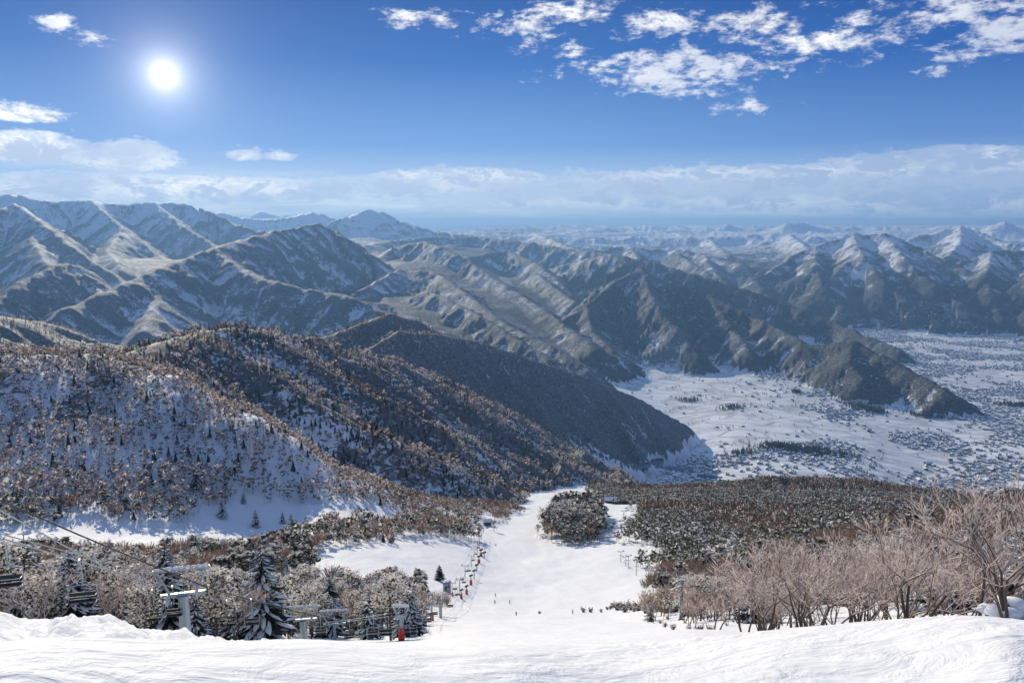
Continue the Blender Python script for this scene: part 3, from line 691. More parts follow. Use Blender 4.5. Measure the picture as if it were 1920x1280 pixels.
def leafy_crown(kind, h, rnd, clumps, per, size, snow, mats=(0, 1)):
    b = MB()
    for x, y, z, s in crown_pts(kind, clumps, h, rnd):
        for k in range(per):
            a = rnd.uniform(0, 2 * PI); q = rnd.random() ** .4; zz = rnd.uniform(-1, 1)
            c = (x + s * q * math.cos(a) * 1.25, y + s * q * math.sin(a) * 1.25, z + s * .55 * zz)
            up = zz > rnd.uniform(-.9, 1.1) - snow
            if up: b.leaf((c[0], c[1], c[2] + size * .12), size * rnd.uniform(.5, .95), rnd, mats[1], .25, .8)
            else: b.leaf(c, size * rnd.uniform(.7, 1.2), rnd, mats[0], .7, .55)
    return b

def pine_tree(h, seed, lod=0, snow=.35):
    rnd = random.Random(seed); t = MB()
    lean = Vector((rnd.uniform(-.06, .06), rnd.uniform(-.06, .06), 1))
    top = lean * h * .86
    n = 6 if lod == 0 else 4
    t.tube([(0, 0, -.6), tuple(lean * h * .3), tuple(lean * h * .6 + Vector((rnd.uniform(-.2, .2), 0, 0))), tuple(top)], [h * .018, h * .015, h * .011, h * .004], n, 0)
    cl = 26 if lod == 0 else 14
    c = leafy_crown('pine', h, rnd, cl, 66 if lod == 0 else 22, h * (.045 if lod == 0 else .08), snow)
    for x, y, z, s in crown_pts('pine', 9, h, random.Random(seed)):
        z0 = max(h * .25, z - h * .12); p0 = lean * z0; t.tube([tuple(p0), ((x + p0.x) / 2, (y + p0.y) / 2, (z0 + z) / 2 - .01 * h), (x, y, z)], [h * .007, h * .005, h * .003], 3, 0)
    return t.mesh('pine_trunk', [M['bark']]), c.mesh('pine_crown', [M['needle'], M['snowleaf']])

def fir_tree(h, seed, lod=0, snow=.5):
    """snow-laden fir: drooping boughs, each a tapering frond with a pad of snow along it"""
    rnd = random.Random(seed); t = MB(); c = MB()
    t.tube([(0, 0, -.6), (0, 0, h * .5), (0, 0, h * .98)], [h * .02, h * .013, h * .003], 6, 0)
    tiers = 20 if lod == 0 else 12
    for i in range(tiers):
        f = i / tiers; z = h * (.10 + .85 * f); L0 = h * .27 * (1 - f) ** .75 + h * .03; nb = 11 if lod == 0 else 8
        for j in range(nb):
            a = 2 * PI * (j + .5 * (i % 2)) / nb + rnd.uniform(-.3, .3); L = L0 * rnd.uniform(.65, 1.15); z1 = z + rnd.uniform(-.02, .02) * h
            d = Vector((math.cos(a), math.sin(a), 0)); s = Vector((-math.sin(a), math.cos(a), 0))
            pts = [Vector((0, 0, z1)) + d * L * q + Vector((0, 0, L * (.14 * q - .30 * q * q))) for q in (0, .35, .7, 1)]
            w = L * .17
            ww = (.25, 1, .8, .12)
            vs = []
            for p, k in zip(pts, ww): vs += [p - s * w * k + Vector((0, 0, -w * .25 * k)), p + Vector((0, 0, w * .14 * k)), p + s * w * k + Vector((0, 0, -w * .25 * k)), p - Vector((0, 0, w * .22 * k))]
            fs = []
            for q in range(3):
                for e in range(4): fs.append((q * 4 + e, q * 4 + (e + 1) % 4, q * 4 + 4 + (e + 1) % 4, q * 4 + 4 + e))
            c.add(vs, fs, 0)
            for q in range(7 if lod == 0 else 4):
                u = rnd.uniform(.2, 1.05); p = pts[0].lerp(pts[3], u) + s * w * rnd.uniform(-1.6, 1.6) + Vector((0, 0, -w * rnd.uniform(0, .9)))
                c.leaf(p, L * .22, rnd, 0, 1, .4)
            if rnd.random() < snow + .2:
                # the snow lying along the bough, a little proud of it, broken here and there
                u0 = rnd.uniform(.12, .4); nn = 4; sp = []
                for q in range(nn + 1):
                    u = u0 + (1.02 - u0) * q / nn; k = math.sin(PI * min(1, .12 + q / nn * .9)) ** .6 * rnd.uniform(.7, 1.1)
                    c0 = Vector((0, 0, z1)) + d * L * u + Vector((0, 0, L * (.14 * u - .30 * u * u) + w * .17))
                    sp += [c0 - s * w * .72 * k + Vector((0, 0, -w * .24 * k)), c0 + Vector((0, 0, w * .20 * k)) + s * w * rnd.uniform(-.2, .2), c0 + s * w * .72 * k + Vector((0, 0, -w * .24 * k))]
                c.add(sp, [(a_ * 3 + e, a_ * 3 + e + 1, a_ * 3 + e + 4, a_ * 3 + e + 3) for a_ in range(nn) for e in range(2)], 1)
    return t.mesh('fir_trunk', [M['bark']]), c.mesh('fir_crown', [M['needle2'], M['snow']])

def bare_tree(h, seed, lod=0, red=False):
    """many-stemmed bare tree with rime and snow along its limbs"""
    rnd = random.Random(seed); t = MB(); c = MB()
    def grow(p, d, L, r, dep):
        k = 3; pts = [p]; q = p
        for i in range(k):
            d = (d + Vector((rnd.uniform(-.22, .22), rnd.uniform(-.22, .22), rnd.uniform(-.06, .16)))).normalized(); q = q + d * (L / k); pts.append(q)
        rs = [max(q, .02) for q in (r, r * .86, r * .72, r * .58)]
        if dep == 0: t.tube([tuple(a) for a in pts], rs, 5, 0, False)
        else:
            n = 4 if dep < 3 else 3
            c.tube([tuple(a) for a in pts], rs, n, 0 if dep < 3 or rnd.random() < (.2 if not red else .5) else 2, False)
            if dep <= (3 if lod == 0 else 2):
                c.tube([tuple(a + Vector((0, 0, r * .75))) for a in pts], [a * 1.05 for a in rs], 3, 2, False)
        if dep >= (4 if lod == 0 else 3):
            for a in pts[1:]:
                for e in range(1 if lod == 0 else 2):
                    g = (d + Vector((rnd.uniform(-.9, .9), rnd.uniform(-.9, .9), rnd.uniform(-.3, .7)))).normalized(); l = L * rnd.uniform(.6, 1.2); w = g.cross(Vector((rnd.uniform(-1, 1), rnd.uniform(-1, 1), .3))).normalized() * (.016 if lod == 0 else .035)
                    c.add([a - w, a + w, a + g * l + w * .3, a + g * l - w * .3], [(0, 1, 2, 3)], 2 if rnd.random() < (.42 if not red else .2) else 1)
            return
        nb = rnd.choice((2, 3, 3)) if lod == 0 else 3
        for i in range(nb):
            a = pts[-1] if i < 2 else pts[2]
            g = (d + Vector((rnd.uniform(-.95, .95), rnd.uniform(-.95, .95), rnd.uniform(-.15, .35)))).normalized()
            grow(a, g, L * rnd.uniform(.58, .82), max(.013, r * rnd.uniform(.48, .62)), dep + 1)
    ns = rnd.choice((2, 3, 4)) if lod == 0 else 2
    for i in range(ns):
        a = rnd.uniform(0, 2 * PI); d = Vector((.34 * math.cos(a), .34 * math.sin(a), 1)).normalized()
        grow(Vector((.25 * math.cos(a), .25 * math.sin(a), -.5)), d, h * .36, h * (.013 if lod == 0 else .016), 0)
    tw = M['redtwig'] if red else M['twig']
    return t.mesh('bare_trunk', [M['bark']]), c.mesh('bare_crown', [M['bark'], tw, M['frost']])

# -------------------- far trees: a few dozen triangles each, joined into the one mass
def low_tree(kind, rnd, n):
    """unit-height tree as triangles; materials: 0 needle 1 snowleaf 2 bark 3 twig 4 frost 5 redtwig 6 dark needle"""
    V, F, Mt = [], [], []
    def tri(a, b, c, m):
        k = len(V); V.extend([a, b, c]); F.append((k, k + 1, k + 2)); Mt.append(m)
    if kind in ('bare', 'red'):
        for i in range(2):
            a = rnd.uniform(0, PI); x, y = .012 * math.cos(a), .012 * math.sin(a); tri((-x, -y, -.05), (x, y, -.05), (rnd.uniform(-.08, .08), rnd.uniform(-.08, .08), .75), 2)
        for i in range(n):
            a = rnd.uniform(0, 2 * PI); z = rnd.uniform(.28, .62); q = rnd.uniform(.05, .16); L = rnd.uniform(.25, .42)
            p = np.array([q * math.cos(a), q * math.sin(a), z]); o = np.array([p[0] * 2.4 + rnd.uniform(-.05, .05), p[1] * 2.4 + rnd.uniform(-.05, .05), min(1.02, z + L)])
            w = np.array([rnd.uniform(-1, 1), rnd.uniform(-1, 1), 0]) * (.035 if n < 100 else .012)
            m = {'bare': 3, 'red': 5, 'frost': 4}[kind]
            if rnd.random() < .16: m = rnd.choice((3, 4))
            tri(tuple(p - w * .4), tuple(o - w * .9), tuple(o + w * .9), m)
    elif kind in ('pine', 'frost'):
        tri((-.012, 0, -.05), (.012, 0, -.05), (0, 0, .7), 2); tri((0, -.012, -.05), (0, .012, -.05), (0, 0, .7), 2)
        cp = crown_pts('pine', max(4, n // 6), 1, rnd)
        for i in range(n):
            x, y, z, s = cp[i % len(cp)]; zz = rnd.uniform(-1, 1); a = rnd.uniform(0, 2 * PI)
            c = np.array([x + s * 1.1 * math.cos(a) * rnd.random(), y + s * 1.1 * math.sin(a) * rnd.random(), z + s * .6 * zz]); sz = .13 if n < 40 else .10
            zt = .5 if kind == 'pine' else 1.2; u = np.array([rnd.uniform(-1, 1), rnd.uniform(-1, 1), rnd.uniform(-zt, zt)]); u *= sz / np.linalg.norm(u); w = np.cross(u, [rnd.uniform(-.6, .6), rnd.uniform(-.6, .6), 1]); w *= .8 * sz / np.linalg.norm(w)
            tri(tuple(c - u), tuple(c + u - w * .6), tuple(c + w), (1 if zz > rnd.uniform(-.4, 1.5 if n > 100 else 2.4) else 0) if kind == 'pine' else (4 if rnd.random() < .52 + .3 * zz else 3))
    else:
        for i in range(n):
            f = i / n; z = .06 + .8 * f; rad = .19 * (1 - f) + .03; a = i * 2.4; 
            tri((0, 0, min(1.0, z + .22)), (rad * math.cos(a), rad * math.sin(a), z - .03), (rad * math.cos(a + 1.3), rad * math.sin(a + 1.3), z), 1 if (kind == 'firsnow' and rnd.random() < .35) else 6)
    return np.array(V, np.float32), np.array(F, np.int32), np.array(Mt, np.int32)

def frac(*a): return _h(np.asarray(a[0]), np.asarray(a[1]), a[2]) / 65536.

def scatter():
    """candidate tree positions over every wooded piece of ground"""
    out = []
    for r0, r1, sp in ((44, 260, 5.0), (260, 620, 5.4), (620, 1150, 5.4), (1150, 1700, 6.6), (1700, 2300, 8.5), (2300, 3050, 11)):
        A = R(37); n = int(2 * r1 / sp) + 2
        ix, iy = np.meshgrid(np.arange(-n // 2, n // 2), np.arange(0, n)); ix = ix.ravel(); iy = iy.ravel()
        x = (ix + frac(ix, iy, 1)) * sp; y = (iy + frac(ix, iy, 2)) * sp
        r = np.hypot(x, y); az = np.arctan2(x, y)
        k = (r >= r0) & (r < r1) & (np.abs(az) < A); x, y, r, az, ix, iy = [q[k] for q in (x, y, r, az, ix, iy)]
        H, kid, fl, rel, wood = height(x, y, True)
        dens = np.where(wood > 0, 1., 0.); dens = np.where(kid == 1, .85, dens)
        dens = np.where(kid == 2, 0, dens); dens = np.where((kid == 0) & (r > 1750) & ((H < -885) | (az > R(6))), 0, dens)
        dens = np.where(poly_mask(x, y, VILLAGE) & (H < -700) & (rel < 45), 0, dens)
        open_ = fbm(x / 60, y / 60, 3, 81)
        lefthill = (r > 560) & (r < 1000) & (az < R(-8)) & (kid == 0)
        dens = np.where(lefthill, dens * np.clip(1.0 + 1.3 * open_, .4, 1), dens)
        dens = np.where(kid == 1, dens * np.clip(.85 + 1.1 * open_, .25, 1), dens)
        k = frac(ix, iy, 3) < dens
        out.append(np.stack([q[k] for q in (x, y, H, r, az, kid, frac(ix, iy, 4), frac(ix, iy, 5))], 1))
    # a few lone trees in the snowy gully and on the piste edge
    return np.concatenate(out)

def tree_kinds(T):
    """0 bare 1 red/brown bare 2 pine 3 fir 4 frosted broadleaf"""
    x, y, H, r, az, kid, a, b = T.T
    pn = fbm(x / 45, y / 45, 3, 91); pn2 = fbm(x / 140, y / 140, 3, 92); deg = np.degrees(az)
    k = np.zeros(len(x), int)
    near_left = (deg < 0) & (r < 250)
    belt = (deg < 0) & (r >= 250) & (r < 560)
    hill = (deg < -2) & (r >= 560) & (kid == 0)
    right = deg >= 0
    s = a + .9 * pn
    k = np.where(near_left, np.where(s < .42, 2, np.where(s < .62, 3, 0)), k)
    k = np.where(belt, np.where(s < .62, 2, np.where(s < .72, 3, 0)), k)
    fr = (r < 1000) & (deg < -9)
    k = np.where(hill, np.where(s < .22, 2, np.where(s < .27, 3, np.where(fr, 4, np.where(pn2 > .05, 1, 0)))), k)
    k = np.where(hill & ~fr, np.where(s < .5, 2, np.where(pn2 > .08, 1, np.where(b < .6, 4, 0))), k)
    k = np.where(kid == 1, np.where(s + .9 * pn2 < .42, 3, np.where(s < .60, 2, np.where(pn2 + .8 * (b - .5) > .05, 4, 1))), k)
    rn = right & (r < 140)
    k = np.where(rn, np.where((s < .12) & (r > 80), 3, 0), k)
    rm = right & (r >= 140) & (r < 420)
    k = np.where(rm, np.where(s < .30, 2, np.where(s < .38, 3, np.where(pn2 > -.05, 1, 0))), k)
    rf = right & (r >= 420) & (kid == 0)
    k = np.where(rf, np.where(pn2 + .5 * (a - .5) > -.22, 2, 1), k)
    isl = poly_mask(x, y, WOODS['island']); k = np.where(isl, np.where(a < .85, 2, 0), k)
    far = right & (r > 1200) & (kid == 0); k = np.where(far, np.where(a + pn2 < .55, 3, np.where(a < .7, 2, 1)), k)
    return k

def thing(name, label, cat, loc, rz=0, group=None):
    o = bpy.data.objects.new(name, None); COL.objects.link(o); o.location = loc; o.rotation_euler = (0, 0, rz)
    o['label'] = label; o['category'] = cat
    if group: o['group'] = group
    return o
def part(name, me, parent, label=None):
    o = bpy.data.objects.new(name, me); COL.objects.link(o); o.parent = parent
    if label: o['label'] = label
    return o

KN = {0: ('bare_tree', 'bare tree'), 1: ('brown_tree', 'bare tree'), 2: ('pine_tree', 'pine tree'), 3: ('fir_tree', 'fir tree')}
LAB = {
 ('left', 0): 'grey bare tree with snow on its limbs in the wood beside the chairlift chairs',
 ('left', 1): 'brown bare tree in the wood beside the chairlift chairs',
 ('left', 2): 'snow dusted pine in the wood beside the chairlift chairs',
 ('left', 3): 'snow laden fir in the wood beside the chairlift chairs',
 ('belt', 0): 'bare tree in the belt between shaded gully and side piste',
 ('belt', 1): 'brown bare tree in the belt between shaded gully and side piste',
 ('belt', 2): 'frosted pine in the belt between shaded gully and side piste',
 ('belt', 3): 'narrow fir in the belt between shaded gully and side piste',
 ('bank', 0): 'cream frosted bare tree on the near bank below the snow edge, right of the piste',
 ('bank', 1): 'brown bare tree on the near bank below the snow edge, right of the piste',
 ('bank', 2): 'pine among frosted bare trees below the snow edge, right of the piste',
 ('bank', 3): 'snow laden fir among frosted bare trees below the snow edge, right of the piste',
 ('wood', 0): 'bare grey tree in the wood right of the small lift towers',
 ('wood', 1): 'reddish brown bare tree in the wood right of the small lift towers',
 ('wood', 2): 'snow dusted pine in the wood right of the small lift towers',
 ('wood', 3): 'dark fir in the wood right of the small lift towers',
 ('island', 0): 'bare tree in the island of trees in mid piste',
 ('island', 2): 'pine in the island of trees in mid piste',
}
def plant_trees():
    T = scatter(); K = tree_kinds(T)
    x, y, H, r, az, kid, a, b = T.T
    T0 = T
    # keep the lift line and the hero trees clear
    keep = np.ones(len(T), bool)
    for (cx, cy, rad) in CLEAR: keep &= np.hypot(x - cx, y - cy) > rad
    keep &= ~((r < 150) & (np.abs(az) > R(34.4)))
    for px, hw, r0, r1 in WEDGES:
        a0, a1 = az_of(px - hw), az_of(px + hw); keep &= ~((az > a0) & (az < a1) & (r > r0) & (r < r1))
    keep &= ~((az > 0) & (r < 150) & (frac((x * 7).astype(int), (y * 7).astype(int), 77) < .45))
    T = T[keep]; K = K[keep]; x, y, H, r, az, kid, a, b = T.T
    hgt = {0: 7.5, 1: 8.5, 2: 9., 3: 9.5, 4: 9.5}
    hh = np.array([hgt[k] for k in K]) * (.65 + .7 * b)
    hh = np.where((r < 250) & (az < 0), hh * .98, hh); hh = np.where((r < 140) & (az > 0), hh * np.interp(np.degrees(az), [12, 20, 30], [.9, 1.12, 1.2]), hh)
    isl = poly_mask(x, y, WOODS['island']); hh = np.where(isl, hh * np.interp(r, [560, 620, 700, 900], [1.3, 1.9, 2.2, 1.9]), hh)
    hh = np.where(kid == 1, hh * .85, hh); hh = np.where((r > 600) & (kid == 0) & (az < 0), hh * .82, hh)
    single = np.zeros(len(T), bool)
    protos = {}
    for k, (nm, cat) in KN.items():
        idx = np.where((K == k) & ((r < 620) | isl) & (np.abs(np.degrees(az)) < 34.5))[0]
        idx = idx[np.argsort(-(hh[idx] / r[idx]))][:290]
        single[idx] = True
        for i in idx:
            lod = 0 if r[i] < (130 if k in (0, 1) else 190) else 1
            key = (k, lod, int(a[i] * 997) % 5)
            if key not in protos:
                sd = 100 * k + 10 * lod + key[2] + 5
                protos[key] = (pine_tree(9, sd, lod) if k == 2 else fir_tree(9, sd, lod) if k == 3 else bare_tree(9, sd, lod, k == 1))
            deg = math.degrees(az[i])
            zone = 'island' if isl[i] else ('left' if r[i] < 250 else 'belt') if deg < 0 else ('bank' if r[i] < 140 else 'wood')
            lb = LAB.get((zone, k)) or LAB[('island', 0)]
            t = thing(nm, lb, cat, (x[i], y[i], H[i] - .1), b[i] * 50, lb.replace('a ', '', 1) + ', all alike')
            s = hh[i] / 9; t.scale = (s, s, s * (.92 + .16 * a[i]))
            tm, cm = protos[key]
            part('trunk', tm, t); part('crown', cm, t)
    
    # the rest reads as one mass
    rnd = random.Random(5); bank = {}
    for name in ('bare', 'red', 'pine', 'firsnow', 'fir', 'frost'):
        for lod, n in ((0, 150), (1, 44), (2, 18)):
            bank[name, lod] = [low_tree(name, rnd, (n if name not in ('fir', 'firsnow') else int(n * .6)) * (2 if lod == 0 and name in ('bare', 'red') else 1)) for _ in range(5)]
    name_of = {0: 'bare', 1: 'red', 2: 'pine', 3: 'firsnow', 4: 'frost'}
    Vs, Fs, Ms, Ts = [], [], [], []; off = 0
    rest = np.where(~single & (r > 120))[0]
    lodn = np.where(r < 420, 0, np.where(r < 900, 1, 2))
    for k in range(5):
        for lod in range(3):
            for v in range(5):
                sel = rest[(K[rest] == k) & (lodn[rest] == lod) & ((a[rest] * 991).astype(int) % 5 == v)]
                if not len(sel): continue
                nmk = name_of[k]
                if k == 3 and r[sel].mean() > 700: nmk = 'fir'
                V, F, Mt = bank[nmk, lod][v]
                th = b[sel] * 40; cs, sn = np.cos(th), np.sin(th); s = hh[sel] * (1.1 if k in (0, 1, 4) else 1); wd = s * (1.25 if lod == 2 else 1.1)
                X = (V[None, :, 0] * cs[:, None] - V[None, :, 1] * sn[:, None]) * wd[:, None] + x[sel][:, None]
                Y = (V[None, :, 0] * sn[:, None] + V[None, :, 1] * cs[:, None]) * wd[:, None] + y[sel][:, None]
                Z = V[None, :, 2] * s[:, None] + H[sel][:, None] - .1
                Vs.append(np.stack([X, Y, Z], -1).reshape(-1, 3))
                Fs.append((F[None] + (np.arange(len(sel)) * len(V))[:, None, None]).reshape(-1, 3) + off)
                Ms.append(np.tile(Mt, len(sel))); Ts.append(np.repeat(a[sel], len(V))); off += len(sel) * len(V)
    V = np.concatenate(Vs); F = np.concatenate(Fs)
    me = mesh_np('forest', V, F, False, np.concatenate(Ms))
    for q in ('needle', 'snowleaf', 'bark', 'twig', 'frost', 'redtwig', 'needle2'): me.materials.append(M[q])
    at = me.attributes.new('tint', 'FLOAT', 'POINT'); at.data.foreach_set('value', np.concatenate(Ts).astype(np.float32))
    o = bpy.data.objects.new('forest', me); COL.objects.link(o); o['kind'] = 'stuff'

# ------------------------------------------------------------------ finding the ground under a picture position
_RS = np.exp(np.linspace(math.log(46), math.log(9000), 1500))
_GC = {}
def ray_ground(px, py):
    x, y, z = ray(px, py); h = math.hypot(x, y)
    k = round(px)
    if k not in _GC: _GC[k] = height(_RS * x / h, _RS * y / h)
    g = _GC[k]; zz = _RS * z / h
    c = (zz[1:] < g[1:]) & (zz[:-1] >= g[:-1])
    i = int(np.argmax(c)) + 1
    if not c.any(): i = 120
    a = (zz[i - 1] - g[i - 1]); b = (g[i] - zz[i]); t = a / (a + b + 1e-9)
    r = _RS[i - 1] * (1 - t) + _RS[i] * t
    return Vector((r * x / h, r * y / h, float(height(np.array([r * x / h]), np.array([r * y / h]))[0])))
def ground(x, y): return float(height(np.array([x]), np.array([y]))[0])
def on(px, r):
    p = P(px, 1110 if r < 200 else 900, r); return Vector((p[0], p[1], ground(p[0], p[1])))
def pt(px, py, r): return Vector(P(px, py, r))
def face(p): return math.atan2(-p.x, p.y) * -1 if False else -math.atan2(p.x, p.y)

# ------------------------------------------------------------------ ski lifts
LIFTDIR = 0
def gantry_tower(name, label, base, h, w, arm_y, group=None, pole_r=.42, yaw=0, pad=False, vframe=True, snowcap=True):
    """tower with a V-shaped gantry on a tapered pole, sheave trains on the cross-arm"""
    t = thing(name, label, 'lift tower', base, yaw, group)
    b = MB(); b.tube([(0, 0, -1), (0, 0, h * .5), (0, 0, arm_y)], [pole_r * 1.1, pole_r, pole_r * .85], 12, 0)
    b.tube([(0, 0, arm_y - .05), (0, 0, arm_y + .12)], [pole_r * 1.25] * 2, 12, 0)
    part('pole', b.mesh('tower_pole', [M['steel']]), t)
    b = MB(); hw = w / 2
    b.box((0, 0, arm_y + .25), (w * .82, .34, .30), 0, bev=.04)
    if vframe:
        for s in (-1, 1):
            b.tube([(s * w * .24, 0, arm_y + .3), (s * w * .45, 0, h - .18)], [.16, .13], 6, 0)
        b.box((0, 0, h), (w * 1.04, .30, .26), 0, bev=.04)
        for s in (-.25, .25): b.tube([(s * w, 0, arm_y + .35), (s * w, 0, arm_y + 1.15), (s * w * .4, 0, arm_y + 1.15)], .035, 4, 0)
    part('crossarm', b.mesh('tower_crossarm', [M['steel']]), t)
    for s in (-1, 1):
        b = MB()
        b.box((s * hw * .92, 0, arm_y + .12), (.16, 2.4, .20), 0, bev=.03)
        for q in (-1, -.6, -.2, .2, .6, 1):
            b.tube([(s * hw * .92 - .12, q, arm_y + .42 - .1 * q * q), (s * hw * .92 + .12, q, arm_y + .42 - .1 * q * q)], .17, 10, 1)
        if vframe: b.tube([(s * hw * .80, 0, arm_y + .3), (s * hw * .95, 0, arm_y + .1)], .07, 5, 0)
        part('sheave_train', b.mesh('sheave_train', [M['steel'], M['dark']]), t)
    b = MB()
    for s in (-.2, .2): b.tube([(s, -pole_r - .16, 1.5), (s, -pole_r - .16, arm_y)], .025, 4, 0)
    k = 1.7
    while k < arm_y: b.tube([(-.2, -pole_r - .16, k), (.2, -pole_r - .16, k)], .018, 4, 0, False); k += .4
    part('ladder', b.mesh('tower_ladder', [M['steel']]), t)
    if snowcap:
        b = MB(); top = h if vframe else arm_y + .3
        n = 9
        for i in range(n):
            x_ = w * (.5 if vframe else .4) * (2 * (i + .5) / n - 1); b.blob((x_, 0, top + .16), (w / n * .62, .2, .13 + .05 * (i % 3)), 0, random.Random(i), .15, 7, 4)
        part('snow_cap', b.mesh('tower_snow', [M['snow']], True), t)
    if pad:
        b = MB(); b.tube([(0, 0, -.3), (0, 0, 1.9)], [pole_r + .28, pole_r + .22], 12, 0); part('safety_pad', b.mesh('tower_pad', [M['red']]), t)
    return t

def tee_tower(name, label, base, h, w, group, yaw=0, pad=False, two=False, r_=.24):
    t = thing(name, label, 'lift tower', base, yaw, group)
    b = MB(); b.tube([(0, 0, -1), (0, 0, h)], [r_ * 1.15, r_ * .8], 9, 0); part('pole', b.mesh('tower_pole', [M['steel']]), t)
    b = MB(); b.box((0, 0, h - .1), (w, .24, .24), 0, bev=.03)
    if two: b.box((0, 0, h * .62), (w * .7, .18, .18), 0, bev=.03)
    part('crossarm', b.mesh('tower_crossarm', [M['steel']]), t)
    for s in (-1, 1):
        b = MB(); b.box((s * w / 2, 0, h + .02), (.18, 2.0, .2), 0, bev=.03)
        for q in (-.8, -.27, .27, .8): b.tube([(s * w / 2 - .12, q, h + .22), (s * w / 2 + .12, q, h + .22)], .17, 8, 1)
        part('sheave_train', b.mesh('sheave_train', [M['steel'], M['dark']]), t)
    if pad:
        b = MB(); b.tube([(0, 0, -.3), (0, 0, 1.7)], [r_ + .30, r_ + .22], 10, 0); part('safety_pad', b.mesh('tower_pad', [M['red']]), t)
    return t

def chair_parts(w):
    """hanger, frame, seat, backrest; origin at the rope grip"""
    out = {}
    b = MB(); b.tube([(0, 0, .12), (0, .05, -.1), (0, .42, -.7), (0, .5, -1.5), (0, .30, -2.05)], .045, 6, 0); b.box((0, 0, .02), (.14, .42, .16), 0, bev=.03)
    out['hanger'] = b.mesh('chair_hanger', [M['steel']])
    b = MB()
    for s in (-1, 1):
        x_ = s * w / 2; b.tube([(x_, .30, -2.05), (x_, .34, -3.05), (x_, -.25, -3.10), (x_, -.33, -2.95)], .032, 5, 0)
        b.tube([(x_, .25, -2.55), (x_, -.25, -2.55)], .028, 5, 0)
    b.tube([(-w / 2, .30, -2.05), (-w * .2, .30, -1.92), (w * .2, .30, -1.92), (w / 2, .30, -2.05)], .035, 5, 0)
    b.tube([(-w / 2, -.28, -2.55), (w / 2, -.28, -2.55)], .03, 5, 0)
    out['frame'] = b.mesh('chair_frame', [M['steel']])
    b = MB(); b.box((0, .02, -3.02), (w * .96, .52, .09), 0, bev=.05); out['seat'] = b.mesh('chair_seat', [M['seat']])
    b = MB(); b.box((0, .31, -2.70), (w * .94, .07, .46), 0, bev=.03); out['backrest'] = b.mesh('chair_backrest', [M['seat']])
    return out
_CH = {}
def lift_chair(grip, label, yaw, w=1.9, group=None, s=1.0):
    if w not in _CH: _CH[w] = chair_parts(w)
    t = thing('lift_chair', label, 'lift chair', grip, yaw, group); t.scale = (s, s, s)
    for k, me in _CH[w].items(): part(k, me, t)
    return t

def cable(label, pts, r=.028, sag=.012, m='cable'):
    b = MB(); out = []
    for a, c in zip(pts[:-1], pts[1:]):
        L = (c - a).length; n = max(2, int(L / 6))
        for i in range(n):
            t = i / n; q = a.lerp(c, t); q.z -= sag * L * 4 * t * (1 - t); out.append(q)
    out.append(pts[-1])
    b.tube([tuple(q) for q in out], r, 5, 0)
    o = bpy.data.objects.new('haul_cable', b.mesh('haul_cable', [M[m]], True)); COL.objects.link(o)
    o['label'] = label; o['category'] = 'cable'
    return out
def at_cable(line, px):
    """point of a cable seen at picture column px"""
    for a, c in zip(line[:-1], line[1:]):
        def col(q):
            Y = q.y * CP - q.z * SP; return 960 + FPX * q.x / Y
        if min(a.y * CP - a.z * SP, c.y * CP - c.z * SP) < 20 or a.y < 30: continue
        u, v = col(a), col(c)
        if min(u, v) <= px <= max(u, v): return a.lerp(c, (px - u) / (v - u + 1e-9))
    return line[len(line) // 2].copy()

